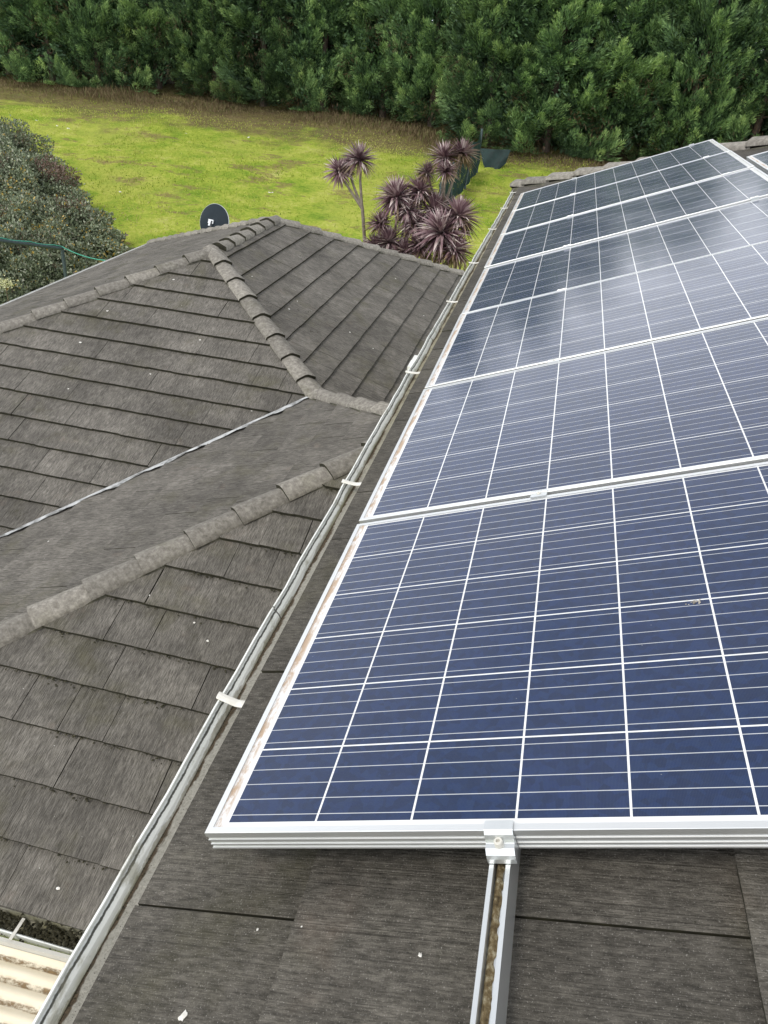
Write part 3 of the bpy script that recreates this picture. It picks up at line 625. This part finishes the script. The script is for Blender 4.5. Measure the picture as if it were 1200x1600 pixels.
for x, y, s_ in ((-3.32, 8.66, .013), (-3.17, 8.37, .011), (-2.59, 8.41, .012), (-2.58, 8.07, .014), (-1.89, 8.39, .013), (-1.56, 8.31, .013), (-2.09, 11.04, .016), (-1.9, 11.15, .015), (-1.54, 11.78, .016), (-1.27, 10.32, .014)):
    splat(pl2(x, y) + V3(SP, 0, CP) * .019, EY, UR, s_, house)
for x, y, s_ in ((-3.29, 4.0, .011), (-1.62, 5.75, .013), (-3.59, 5.39, .009)): splat(pl4(x, y) + V3(-SP, 0, CP) * .02, EY, UL, s_, house)
for x, y, s_ in ((-1.38, 2.94, .012), (-1.9, 3.16, .009), (-1.62, 1.44, .012), (-1.95, 1.93, .009), (-1.52, 3.04, .008)): splat(pl5(x, y) + V3(0, -SP, CP) * .024, EX, UF, s_, house)
for u, v, s_, h in ((.006, -.205, .0085, .0135), (.07, -.066, .0028, .0075), (.156, -.071, .0035, .0255), (.348, -.098, .004, .0125)): splat(rw(u, v, wT - .02 + h + .003), EY, UL, s_, house)
# roof grime: gritty moss scattered on the near upper tiles
crumbs(260, lambda r: tuple(rw(r.uniform(-.17, 1.3), r.uniform(-.45, .0), wT - .002)), .0004, .0013, 'moss', M_MOSSBIT)

# ------------------------------------------------------------ patio roof, lower left
pr = empty('patio_roof', (-3, -1, -5.2), 'cream corrugated steel patio roof beside the gutter, bottom left', 'patio roof')
def cream_mat():
    mt, t, b = mat('cream_corrugated', rough=.5); g = G(t); ob = g.obj(); x = N(t, 'ShaderNodeSeparateXYZ'); t.links.new(ob, x.inputs[0])
    c = g.ramp(g.noise(ob, 6, 5, .6, sc=(.3, 1, 1)), [(.3, (.66, .58, .42)), (.7, (.80, .74, .60))])
    ph = g.m('FRACT', g.m('ADD', g.m('MULTIPLY', g.uvx, 1 / .1), 0)) if hasattr(g, 'uvx') else None
    u = N(t, 'ShaderNodeSeparateXYZ'); t.links.new(g.uv(), u.inputs[0]); ph = u.outputs[0]
    low = g.sm(ph, .30, .10); n1 = g.noise(ob, 40, 6, .75, sc=(.5, 1, 1)); n2 = g.noise(ob, 3, 4, .6)
    c = g.mix(g.m('MULTIPLY', low, g.sm(g.m('ADD', n1, g.m('MULTIPLY', n2, .4)), .55, .8)), c, (.10, .065, .025))
    c = g.mix(g.m('MULTIPLY', g.sm(ph, .6, .2), g.sm(n1, .4, .7, 0, .45)), c, (.42, .27, .12))
    t.links.new(c, b.inputs['Base Color']); return mt
mb = MB(); rows = []; phs = []; nC = 8; pit = .098; y0 = y5 - .135
ysl = [k * pit / nC for k in range(int(4.2 / pit) * nC)]
for xx in [.1 - .35 * k for k in range(22)]:
    rows.append([V3(xx, y0 - yy, -3.215 + .05 * (xx + 1.7) + .011 * math.cos(2 * math.pi * yy / pit)) for yy in ysl])
mb.grid(rows, smooth=True, uvs=lambda a, b: (.5 + .5 * math.cos(2 * math.pi * b / nC), a * .3))
mb.build('roof_sheet', cream_mat(), pr)
mb = MB(); mb.box((-3.8, y0 + .012, -3.30), (7.9, .02, .06), X=Vector((1, 0, .05)).normalized()); mb.build('edge_trim', M_FASCIA, pr)
mb = MB()
for xx in (-7.4, -4.2, -.5): mb.box((xx, -2.6, -4.3), (.09, .09, 1.78))
mb.box((-3.9, -2.6, -3.40), (7.4, .06, .08), X=Vector((1, 0, .05)).normalized()); mb.build('frame', M_FASCIA, pr)

# ------------------------------------------------------------ solar panels
LU, LV = 1.638, .9765
def frame_me():
    mb = MB(); prof = [(.011, -.0038), (.011, 0), (.0006, 0), (0, -.0008), (0, -.009), (.0016, -.0096), (.0016, -.0160), (0, -.0166), (0, -.0188), (.0016, -.0194), (.0016, -.0262), (0, -.0268), (0, -.0290), (.0016, -.0296), (.0016, -.0345), (0, -.0351), (0, -.038), (.026, -.038), (.026, -.036)]
    rows = [[(i, i, w), (LU - i, i, w), (LU - i, LV - i, w), (i, LV - i, w)] for i, w in prof]
    mb.grid(rows[::-1], closed=True, smooth=False); o = mb.build('frame', M_ALU); me = o.data; bpy.data.objects.remove(o); return me
def glass_me():
    mb = MB(); i = .010; w = -.0030; q = [(i, i), (LU - i, i), (LU - i, LV - i), (i, LV - i)]
    mb.poly([(a, b, w) for a, b in q], q); mb.poly([(a, b, -.034) for a, b in q[::-1]], [(0, 0)] * 4, mi=1)
    o = mb.build('glass', [M_PV, M_UNDER]); me = o.data; bpy.data.objects.remove(o); return me
FR, GL = frame_me(), glass_me()
Rm = Matrix(((CP, 0, -SP), (0, 1, 0), (SP, 0, CP)))
def panel(u, v, tu, tv, label, grp='solar panels on the upper roof'):
    t = empty('solar_panel', rw(u, v, 0), label, 'solar panel', grp)
    t.rotation_euler = (Rm @ Matrix.Rotation(tv, 3, 'X') @ Matrix.Rotation(tu, 3, 'Y')).to_euler()
    for nm, me in (('frame', FR), ('glass', GL)):
        o = bpy.data.objects.new(nm, me); COL.objects.link(o); o.parent = t
    return t
PV = .99448
lab = ['nearest solar panel of the gutter row, with the end clamp on its near edge', 'second nearest solar panel of the row beside the gutter', 'third solar panel from the near end of the gutter row', 'fourth solar panel, middle of the row beside the gutter',
       'fifth solar panel from the near end, reflecting trees at its gutter side', 'second farthest solar panel of the row beside the gutter', 'farthest solar panel of the row, by the hip caps']
tilt = [(0, 0), (.0, 0.001), (-.001, .004), (.002, -.006), (.001, -.001), (-.001, .001), (.001, -.001)]
for k in range(7): panel(0, PV * k + .004, tilt[k][0], tilt[k][1], lab[k])
v2 = 5.45 - LV
lab2 = ['farthest solar panel of the upper row, at the right edge of the picture', 'second solar panel of the upper row, hidden beyond the right edge', 'third solar panel of the upper row, outside the picture', 'fourth solar panel of the upper row, outside the picture', 'fifth solar panel of the upper row, outside the picture', 'nearest solar panel of the upper row, outside the picture']
for k in range(6): panel(1.664, v2 - PV * k, random.uniform(-.002, .002), random.uniform(-.002, .002), lab2[k])

# rails
def rail(u, v0, v1, label):
    t = empty('mounting_rail', rw(u, v0, -.1), label, 'rail', 'aluminium rails under the solar panels')
    sec = [(0, -.085), (0, -.0385), (.0065, -.0385), (.0065, -.0435), (.0045, -.0435), (.0045, -.060), (.0255, -.060), (.0255, -.0435), (.0235, -.0435), (.0235, -.0385), (.030, -.0385), (.030, -.085)]
    mb = MB(); rows = []
    for v in (v0, v1): rows.append([rw(u + a, v, w) for a, w in sec])
    mb.grid(rows[::-1], closed=True, smooth=False); mb.poly([p for p in rows[0]]); mb.poly([p for p in rows[1][::-1]]); mb.build('channel', M_ALU2, t)
    mb = MB(); r = random.Random(3); q = []
    n = int((v1 - v0) / .006)
    for k in range(n + 1):
        v = v0 + (v1 - v0) * k / n; h = .5 + .5 * math.sin(v * 31) * math.sin(v * 13); q.append([rw(u + .005, v, -.0585), rw(u + .009, v, -.0565 + .004 * h + r.uniform(0, .002)), rw(u + .0125 + r.uniform(-.001, .001), v, -.0575 + .003 * h), rw(u + .0165 + r.uniform(-.002, .002), v, -.0595)])
    mb.grid(q); dd = mb.build('debris', M_RAILDIRT, t); dd['kind'] = 'stuff'; dd['label'] = 'brown and yellow dirt lying in the rail channel'
    v = v0 + 1.55
    while v < v1:
        mb = MB(); mb.box(rw(u + .036, v, -.112), (.006, .04, .10), X=Rm @ Vector((1, 0, 0)), Z=Rm @ Vector((0, 0, 1))); mb.box(rw(u + .052, v, -.158), (.04, .04, .006), X=Rm @ Vector((1, 0, 0)), Z=Rm @ Vector((0, 0, 1))); v += 1.2; mb.build('roof_foot', M_ALU2, t)
M_RAILDIRT = simple('rail_dirt', [(.3, (.08, .055, .025)), (.5, (.20, .15, .075)), (.72, (.46, .42, .30))], 120, bump=.6)
rail(.4625, -.75, 7.05, 'aluminium rail running out from under the nearest solar panel, dirt in its channel')
rail(1.452, -.75, 7.05, 'second aluminium rail of the gutter row, hidden under the panels and out of view')
rail(2.12, -.9, 5.5, 'aluminium rail under the lower half of the upper panel row, hidden')
rail(3.0, -.9, 5.5, 'aluminium rail under the upper half of the upper panel row, hidden')
def bolt(mb, u, v, w, r0=.0062, h=.008):
    a = [rw(u + r0 * math.cos(t), v + r0 * math.sin(t), w) for t in [6.2832 * k / 20 for k in range(20)]]
    n = Rm @ Vector((0, 0, 1)); ring = lambda s_, dz: [rw(u, v, w) + (p - rw(u, v, w)) * s_ + n * dz for p in a]
    mb.grid([ring(1, 0), ring(1, h * .85), ring(.88, h), ring(.5, h), ring(.46, h * .5)], closed=True, smooth=False); mb.poly(ring(.46, h * .5), mi=0)
def mid_clamp(u, v, label):
    t = empty('mid_clamp', rw(u, v, -.02), label, 'clamp', 'mid clamps between solar panels')
    mb = MB(); X, Z = Rm @ Vector((1, 0, 0)), Rm @ Vector((0, 0, 1)); Y = Vector((0, 1, 0))
    sec = [(-.0165, .0008), (-.0165, .0042), (-.0085, .0046), (-.0065, .0012), (.0065, .0012), (.0085, .0046), (.0165, .0042), (.0165, .0008), (.0078, .0004), (.0078, -.034), (-.0078, -.034), (-.0078, .0004)]
    rows = [[rw(u + a, v + b, w) for b, w in sec] for a in (-.02, .02)]
    mb.grid(rows, closed=True, smooth=False); mb.poly(rows[0][::-1]); mb.poly(rows[1]); mb.build('plate', M_ALU2, t)
    mb = MB(); bolt(mb, u, v, .0012, .0048, .005); mb.build('bolt', M_STRAP, t)
ordp = ['first and second', 'second and third', 'third and fourth', 'fourth and fifth', 'fifth and sixth', 'sixth and farthest']
for k in range(1, 7):
    gv = PV * k + .004 - (PV - LV) / 2
    mid_clamp(.486, gv, 'small silver clamp nearer the gutter, between the %s panels' % ordp[k - 1])
    mid_clamp(1.470, gv, 'small silver clamp on the upper rail, between the %s panels' % ordp[k - 1])
# end clamps
def end_clamp(u, v, sgn, label):
    t = empty('end_clamp', rw(u, v, -.03), label, 'clamp', 'end clamps of the panel row')
    sec = [(.0135, .0008), (.0135, .0040), (-.002, .0042), (-.0065, -.002), (-.0085, -.009), (-.0105, -.0135), (-.0185, -.0150), (-.0240, -.0225), (-.0255, -.0285), (-.0255, -.0375), (-.0015, -.0375), (-.0012, .0008)]
    mb = MB(); rows = [[rw(u + a, v + sgn * b, w) for b, w in sec] for a in (-.0205, .0205)]
    if sgn < 0: rows = rows[::-1]
    mb.grid(rows, closed=True, smooth=False); mb.poly(rows[0][::-1]); mb.poly(rows[1]); o = mb.build('body', M_ALU2, t)
    bv = o.modifiers.new('bevel', 'BEVEL'); bv.width = .0006; bv.segments = 2; bv.limit_method = 'ANGLE'
    mb = MB(); bolt(mb, u - .001, v - sgn * .013, -.0145, .0064, .0095); mb.build('bolt', M_STRAP, t)
end_clamp(.482, .004, 1, 'silver end clamp with a round bolt on the near edge of the nearest panel')
end_clamp(1.470, .004, 1, 'end clamp at the upper rail of the nearest panel, outside the picture')
end_clamp(.486, PV * 6 + .004 + LV, -1, 'small end clamp on the far edge of the farthest panel, nearer the gutter')
end_clamp(1.470, PV * 6 + .004 + LV, -1, 'small end clamp on the far edge of the farthest panel, near its top corner')
# dropping on the nearest panel
o_ = MB()
for k in range(22):
    a = random.uniform(0, 6.28); q = random.uniform(0, .011); c = rw(.79 + q * math.cos(a) * 1.3, .49 + q * math.sin(a), -.0022); s_ = random.uniform(.0008, .0026)
    o_.poly([c + (Rm @ Vector((math.cos(t) * s_, math.sin(t) * s_, 0))) for t in (0, 1.1, 2, 3.1, 4.2, 5.2)])
o_ = o_.build('bird_dropping', simple('dried_dropping', [(.3, (.20, .17, .13)), (.7, (.5, .47, .42))], 90)); tag(o_, 'small dried bird dropping on the nearest solar panel', 'dropping')

# ------------------------------------------------------------ satellite dish
dc = atY(331, 345, 13.4); dish = empty('satellite_dish', dc + V3(0, .1, -.45), 'dark grey satellite dish seen from behind over the far hip', 'satellite dish')
M_DISH = simple('dish_grey', [(.3, (.010, .018, .025)), (.8, (.016, .026, .034))], 4, rough=.65, spec=.2)
ax = Vector((-.22, -.80, .42)).normalized()        # convex back faces the camera
maj = (Vector((-.62, 0, .72)) - ax * Vector((-.62, 0, .72)).dot(ax)).normalized(); mi_ = ax.cross(maj).normalized()
mb = MB(); rows = []
for k in range(9):
    q = k / 8; rows.append([dc + maj * .36 * q * math.cos(a) + mi_ * .31 * q * math.sin(a) - ax * (.075 * q * q) for a in [6.2832 * j / 40 for j in range(40)]])
mb.grid(rows, closed=True, smooth=True)
rows2 = [[p - ax * .006 for p in r_] for r_ in rows]; mb.grid(rows2[::-1], closed=True, smooth=True); mb.build('reflector', M_DISH, dish)
mb = MB(); mb.grid([[c + (c - dc).normalized() * .001 for c in rows[-1]], [c + (c - dc).normalized() * .009 - ax * .002 for c in rows[-1]], [c + (c - dc).normalized() * .009 - ax * .010 for c in rows[-1]], [c + (c - dc).normalized() * .0 - ax * .010 for c in rows[-1]]], closed=True); mb.build('rim', M_ALU2, dish)
mb = MB(); b0 = dc + ax * .02 - V3(0, 0, .03); rt_ = ax.cross(V3(0, 0, 1)).normalized(); upv = rt_.cross(ax).normalized()
mb.box(b0 + upv * .03 + ax * .02, (.12, .015, .022), X=rt_, Y=ax, Z=upv); mb.box(b0 - upv * .03 + ax * .03, (.04, .03, .10), X=rt_, Y=ax, Z=upv)
for s_ in (-1, 1): mb.box(b0 + rt_ * .05 * s_ + ax * .01 + upv * .0, (.02, .02, .06), X=rt_, Y=ax, Z=upv)
mb.build('bracket', M_ALU2, dish)
mb = MB(); foot = V3(dc.x, dc.y + .05, -1.33 - T * (dc.y + .05 - P2_.y)); mb.tube([foot - V3(0, 0, .02), foot + V3(0, 0, .12), b0 - upv * .02 + ax * .03], .022, 10); mb.box(foot, (.12, .12, .01)); mb.build('mast', M_ALU2, dish)
mb = MB(); tip = dc - ax * .42 - upv * .12; mb.tube([dc - upv * .26 - ax * .05, tip], .009, 6); mb.box(tip, (.05, .05, .07)); mb.build('feed_arm', M_ALU2, dish)

# ------------------------------------------------------------ washing line frame beyond the left gutter
M_POLE = simple('dark_green_steel', [(.3, (.03, .05, .055)), (.8, (.08, .11, .12))], 20, rough=.5)
M_ROPE = simple('teal_cord', [(.3, (.05, .27, .20)), (.8, (.10, .42, .30))], 30)
c0 = V3(-9.25, 13.59, -3.06); t = empty('line_post', (c0.x, c0.y, -5.2), 'dark steel post and arm beside the white gutter at left, with teal cord on it', 'post')
mb = MB(); mb.tube([V3(c0.x, c0.y, -5.25), c0 + V3(0, 0, .03)], .036, 10); mb.build('post', M_POLE, t)
cA = V3(-9.25, 11.73, -2.54) + (V3(-9.25, 11.73, -2.54) - c0) * .6
mb = MB(); mb.tube([c0, cA], .034, 10); mb.build('arm', M_POLE, t)
mb = MB(); pts = []
for k in range(13): q = k / 12; pts.append(c0.lerp(cA, q) + V3(.0, 0, .043 + .012 * math.sin(k * 1.9)))
mb.tube(pts[::-1], .011, 6); e_ = V3(xe - .13, 13.25, zE - .015)
mb.tube([pts[0]] + [c0.lerp(e_, q) + V3(0, 0, .04 * (1 - q) - .20 * q * (1 - q)) for q in (.1, .25, .4, .55, .7, .85, 1)], .011, 6)
o = mb.build('cord', M_ROPE); tag(o, 'teal cord lying along the dark arm and hanging to the white gutter', 'cord')

# ------------------------------------------------------------ purple cordylines behind the lower roof
M_CORD = leaf_mat('cordyline_leaf', [(0, (.26, .19, .12)), (.1, (.30, .22, .15)), (.16, (.10, .055, .068)), (.45, (.19, .11, .125)), (.65, (.36, .25, .26)), (.80, (.60, .49, .47)), (1, (.74, .65, .60))], rough=.4, trans=.12, spec=.5)
def rosette_me(seed, n, L, droop=.5, dry=.12, skirt=True):
    r = random.Random(seed); mb = MB()
    for k in range(n):
        f = k / n; th = k * 2.39996 + r.uniform(-.2, .2); pol = (1.0 - f) ** 1.0; el_ = 1.5 - (2.25 if skirt else 1.7) * pol ** .85 + r.uniform(-.12, .12)
        d0 = Vector((math.cos(th) * math.cos(el_), math.sin(th) * math.cos(el_), math.sin(el_))); l = L * r.uniform(.82, 1.1) * (1 - .35 * f ** 3); w = r.uniform(.022, .033) * (L / .5)
        s_ = d0.cross(Vector((0, 0, 1))); s_ = s_.normalized() if s_.length > .05 else Vector((math.sin(th), -math.cos(th), 0)); nn = s_.cross(d0).normalized(); p = d0 * .02; rows = []
        dd = d0.copy(); dr_ = droop * r.uniform(.2, 1.2) * max(.1, math.cos(el_))
        for q, ww in ((0, .55), (.2, .9), (.45, 1), (.7, .8), (.9, .35), (1.0, .03)):
            rows.append([p + d0 * 0 - s_ * w * ww + nn * w * ww * .45, p, p + s_ * w * ww + nn * w * ww * .45])
            dd = (d0 + Vector((0, 0, -dr_ * q))).normalized(); p = p + dd * l * .2
        ti = r.uniform(0, .12) if (el_ < -.35 and r.random() < dry * 4) else min(1, max(.17, r.gauss(.5, .17) + (.36 if r.random() < .24 else 0)))
        mb.grid(rows, tint=ti, smooth=True)
    o = mb.build('leaf_rosette', M_CORD); me = o.data; bpy.data.objects.remove(o); return me
ROS = [rosette_me(k, 220, .62, .55) for k in range(4)]; ROSP = [rosette_me(10 + k, 150, .56, dry=.25) for k in range(3)]
M_CTRUNK = simple('cordyline_stem', [(.3, (.16, .13, .10)), (.7, (.30, .26, .21))], 14, bump=.6)
def cordyline(label, base, heads, fork, pale=False):
    t = empty('cordyline', base, label, 'palm', 'purple cordylines behind the lower roof'); mb = MB()
    base = Vector(base); fk = Vector(fork)
    mb.tube([base - V3(0, 0, .1), base.lerp(fk, .5) + V3(.03, 0, 0), fk], [.06, .045, .035], 8)
    for k, (p, s_, tl) in enumerate(heads):
        p = Vector(p); mb.tube([fk - V3(0, 0, .05), fk.lerp(p, .55) + V3(0, 0, -.04), p], [.034, .028, .022], 7)
        o = bpy.data.objects.new('leaf_rosette', (ROSP if pale else ROS)[k % 3]); COL.objects.link(o); o.parent = t; o.location = p - base; o.scale = (s_,) * 3; o.rotation_euler = (tl[0], tl[1], k * 1.7)
    mb.build('stem', M_CTRUNK, t)
def hp(px, py, Y, s_, tx=0, ty=0): return (atY(px, py, Y), s_, (tx, ty))
gb = lambda x, y: V3(x, y, gz(y))
cordyline('thin purple cordyline with two small heads, standing alone left of the others', gb(-3.45, 16.6), [hp(561, 250, 16.6, .86, .1, .1), hp(530, 268, 16.7, .70, .1, -.5), hp(543, 262, 16.9, .62, 0, -.2)], atY(566, 322, 16.6), True)
cordyline('tall purple cordyline with pale pinkish heads beside the netting fence', gb(-2.2, 17.0), [hp(694, 248, 16.9, .86), hp(722, 240, 17.1, .80, 0, .4), hp(666, 270, 16.8, .62, 0, -.4), hp(697, 268, 16.6, .6, .5, 0)], atY(690, 330, 17), True)
cordyline('broad purple cordyline of the cluster with many dark heads at roof height', gb(-2.1, 16.5), [hp(690, 365, 16.0, 1.05, .35), hp(716, 340, 16.3, .98, .1, .3), hp(655, 385, 16.1, .85, .2, -.3), hp(678, 330, 16.7, .9), hp(648, 352, 16.5, .8, .2), hp(708, 392, 15.95, .9, .5, .2)], V3(-2.15, 16.4, -3.5))
cordyline('purple cordyline at the left of the cluster, close behind the hip caps', gb(-3.0, 16.6), [hp(620, 310, 16.6, .95, .1, -.1), hp(656, 300, 16.8, .82, 0, .2), hp(594, 350, 16.4, .66, .2, -.3), hp(608, 380, 16.1, .8, .2, -.2), hp(636, 330, 16.5, .7, .3), hp(585, 385, 16.2, .6, .1, -.4), hp(632, 395, 15.9, .7, .3)], V3(-2.95, 16.5, -3.4))

# ------------------------------------------------------------ netting fence, shade cloth, picket fence
def net_mat(name, col, scale):
    mt, t, b = mat(name, base=col, rough=.8, spec=.2); g = G(t); uv = g.uv(); x = N(t, 'ShaderNodeSeparateXYZ'); t.links.new(uv, x.inputs[0])
    a = g.m('LESS_THAN', g.m('FRACT', g.m('MULTIPLY', x.outputs[0], scale)), .42); c = g.m('LESS_THAN', g.m('FRACT', g.m('MULTIPLY', x.outputs[1], scale)), .42)
    al = g.m('MAXIMUM', a, c); al = g.m('MAXIMUM', al, g.sm(g.noise(g.obj(), 3, 4, .6), .36, .46)); t.links.new(al, b.inputs['Alpha']); return mt
fn = empty('netting_fence', (-3.1, 29, gz(29)), 'dark green netting fence with leaning posts running to the hedge', 'fence')
mb = MB(); rows = []; rr = random.Random(8)
A0 = Vector((-3.0, 31.8, 0)); B0 = Vector((-3.45, 25.2, 0))
for k in range(21):
    q = k / 20; p = A0.lerp(B0, q); z0 = gz(p.y); h = 1.45 - .12 * math.sin(q * 14) - .3 * q; rows.append([V3(p.x + .05 * math.sin(k * 1.7 + j) + rr.uniform(-.03, .03), p.y, z0 + h * j / 4) for j in range(5)])
mb.grid(rows, smooth=False, uvs=lambda a, b: (a * .33, b * .36)); mb.build('net', net_mat('dark_net', (.020, .042, .040), 14), fn)
for k, q in enumerate((0, .33, .66, 1)):
    p = A0.lerp(B0, q); mb = MB(); mb.tube([V3(p.x, p.y, gz(p.y) - .2), V3(p.x + rr.uniform(-.1, .1), p.y + .1, gz(p.y) + 1.55 - .3 * q)], .045, 7); mb.build('post', M_POLE, fn)
mb = MB(); a_, b_, c_, d_ = atY(749, 232, 33.2), atY(798, 234, 33.2), atY(790, 256, 32.9), atY(768, 275, 32.6); rows = []
for k in range(9):
    q = k / 8; tpt = a_.lerp(b_, q); bpt = atY(757, 262, 32.7).lerp(d_, min(1, q * 2)) if q < .5 else d_.lerp(c_, (q - .5) * 2)
    rows.append([tpt.lerp(bpt, j / 6) + V3(0, .09 * math.sin(q * 9 + j), 0) for j in range(7)])
mb.grid(rows, smooth=True); o = mb.build('shade_cloth', simple('teal_shade_cloth', [(.3, (.003, .013, .012)), (.7, (.008, .030, .027))], 4, rough=.7)); tag(o, 'dark teal shade cloth hung against the foot of the hedge', 'cloth')
pf = empty('picket_fence', (-1.5, 16.6, gz(16.6)), 'low weathered yellowish picket fence behind the lower roof, beside the gutter', 'fence')
mb = MB(); M_PICK = simple('weathered_picket', [(.3, (.22, .19, .07)), (.7, (.38, .34, .15))], 10)
for k in range(34): mb.box((-3.4 + k * .105, 17.6, gz(17.6) + .82), (.05, .018, 1.66 + .04 * math.sin(k * 2.2)))
s_ = mb.build('palings', M_PICK, pf); mb = MB()
for zz in (.35, 1.35): mb.box((-1.65, 17.63, gz(17.6) + zz), (3.7, .03, .07))
mb.build('rail', M_PICK, pf)

# ------------------------------------------------------------ shrubs at the left
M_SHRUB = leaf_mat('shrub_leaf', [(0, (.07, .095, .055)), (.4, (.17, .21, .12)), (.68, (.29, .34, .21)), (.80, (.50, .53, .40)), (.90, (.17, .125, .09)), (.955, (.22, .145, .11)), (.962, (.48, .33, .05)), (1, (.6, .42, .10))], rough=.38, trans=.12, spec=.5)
M_TWIG = simple('twig', [(.3, (.10, .06, .045)), (.8, (.24, .17, .13))], 12)
def shrub(label, c, rx, ry, h, seed, n=26000, red=0., yel=.02, cat='shrub'):
    r = np.random.default_rng(seed); c = Vector(c); zb = gz(c.y); t = empty('shrub', (c.x, c.y, zb), label, cat, 'shrubs beyond the left gutter')
    th = r.uniform(0, 6.283, n); ph = np.arccos(r.uniform(-.15, 1, n)); lump = 1 + .16 * np.sin(th * 3 + seed) * np.sin(ph * 4 + seed) + .10 * np.sin(th * 7 + ph * 6 + seed) + .07 * np.sin(th * 13 - ph * 11)
    q = lump * (1 - np.abs(r.normal(0, .10, n))); b = np.stack([np.cos(th) * np.sin(ph) * rx * q, np.sin(th) * np.sin(ph) * ry * q, np.cos(ph) * h * q], 1); b[:, 2] = np.maximum(.05, b[:, 2])
    o_ = unit(b * np.array([1 / rx ** 2, 1 / ry ** 2, 1 / h ** 2])); d = unit(o_ + r.normal(0, .75, (n, 3))); s_ = unit(np.cross(d, o_ + r.normal(0, .6, (n, 3))))
    tn = np.clip(r.normal(.48, .2, n), 0, .86); pt = np.sin(b[:, 0] * 2.1 + seed) * np.sin(b[:, 2] * 2.7 + 1) * np.sin(b[:, 1] * 1.9)
    tn[(pt > .25) & (r.uniform(0, 1, n) < red + .1)] = .93; tn[r.uniform(0, 1, n) < yel * (1 + 2 * (pt < -.2))] = .98
    V, F = blades(b, d, s_, r.uniform(.045, .11, n), r.uniform(.03, .06, n), .5)
    me = np_mesh('foliage', V, F, tn, [M_SHRUB]); o = link('foliage', me, t)
    mb = MB(); rr_ = random.Random(seed)
    for k in range(110):
        a, p_ = rr_.uniform(0, 6.28), rr_.uniform(0, 1.3); e_ = Vector((math.cos(a) * math.sin(p_) * rx, math.sin(a) * math.sin(p_) * ry, math.cos(p_) * h)) * rr_.uniform(.9, 1.1); b0 = e_ * .25; b0.z = max(0, b0.z * .4)
        mb.tube([b0, (b0 + e_) / 2 + Vector((0, 0, .15)), e_], [.016, .010, .004], 4, caps=False)
    o = mb.build('branches', M_TWIG, None); o.parent = t; o.matrix_parent_inverse = Matrix.Identity(4)
    # dark leafy core that keeps the shrub opaque
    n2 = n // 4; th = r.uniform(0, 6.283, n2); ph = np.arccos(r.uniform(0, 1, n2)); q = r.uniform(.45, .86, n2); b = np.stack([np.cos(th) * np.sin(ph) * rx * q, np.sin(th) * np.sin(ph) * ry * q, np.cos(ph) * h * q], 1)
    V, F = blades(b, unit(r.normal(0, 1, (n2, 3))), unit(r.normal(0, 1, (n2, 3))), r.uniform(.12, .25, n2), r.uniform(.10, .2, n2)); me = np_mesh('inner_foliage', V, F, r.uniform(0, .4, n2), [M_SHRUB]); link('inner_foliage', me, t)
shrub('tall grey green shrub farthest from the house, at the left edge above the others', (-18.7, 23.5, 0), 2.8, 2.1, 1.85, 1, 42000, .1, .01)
shrub('grey green shrub with bare reddish twigs, at the left edge between other shrubs', (-15.5, 20.6, 0), 2.45, 1.8, 1.7, 2, 44000, .75, .02)
shrub('wide shrub with dotted yellow leaves reaching out onto the grass', (-13.1, 18.4, 0), 2.6, 1.9, 1.3, 3, 50000, .25, .04)
shrub('shrub close behind the dark steel post, with a few yellow leaves', (-12.0, 16.0, 0), 2.2, 1.5, 1.35, 4, 50000, .15, .03)
shrub('small dark shrub at the left edge, nearest the white gutter', (-11.4, 14.3, 0), 1.3, 1.2, .95, 5, 26000, .1, .02)
# pale flower head at the left edge
mb = MB(); r = random.Random(2); c = atY(8, 442, 12.9)
for k in range(260):
    p = c + V3(r.gauss(0, .11), r.gauss(0, .08), r.gauss(0, .05)); s_ = r.uniform(.008, .02); d = Vector((r.gauss(0, 1), r.gauss(0, 1), r.gauss(0, 1) + .6)).normalized(); e_ = d.orthogonal().normalized(); f_ = d.cross(e_)
    mb.poly([p + e_ * s_, p + f_ * s_, p - e_ * s_, p - f_ * s_])
mb.tube([V3(c.x, c.y, gz(c.y)), c], [.012, .006], 5, mi=1)
o = mb.build('flower_cluster', [simple('pale_yellow_flower', [(.3, (.50, .50, .26)), (.8, (.66, .66, .42))], 30), M_TWIG]); tag(o, 'pale yellow flower cluster at the left edge of the picture', 'flower')
# pale scraps of litter on the field
for k, (px, py, lb) in enumerate(((58, 191, 'pale scrap on the grass nearest the hedge at far left'), (90, 199, 'pale scrap on the grass, left one of a close pair'), (107, 203, 'pale scrap on the grass, right one of a close pair'), (291, 211, 'pale scrap lying on the grass in front of the hedge middle'), (424, 304, 'long pale scrap on the grass above the ridge of the lower roof'), (388, 217, 'small pale scrap on the grass near the brown verge'), (188, 303, 'small pale scrap on the grass above the shrubs'))):
    d = ray(px, py); tt = (-5.2 - .12 * (14 - CAM.y) - CAM.z - 0) / 1
    tt = (-5.2 + .12 * (CAM.y - 14) - CAM.z) / (d.z - .12 * d.y); p = CAM + d * tt; r = random.Random(k); mb = MB(); s_ = .055 if k != 4 else .11; n = 9
    ring = [V3(p.x + math.cos(6.283 * j / n) * s_ * r.uniform(.6, 1.2), p.y + math.sin(6.283 * j / n) * s_ * .8 * r.uniform(.6, 1.2), gz(p.y) + .04 + r.uniform(0, .05)) for j in range(n)]
    for j in range(n): mb.poly([ring[j], ring[(j + 1) % n], V3(p.x, p.y, gz(p.y) + .07)])
    mb.poly(ring[::-1]); o = mb.build('litter_scrap', M_DROP); tag(o, lb, 'litter', 'pale scraps of litter on the field')
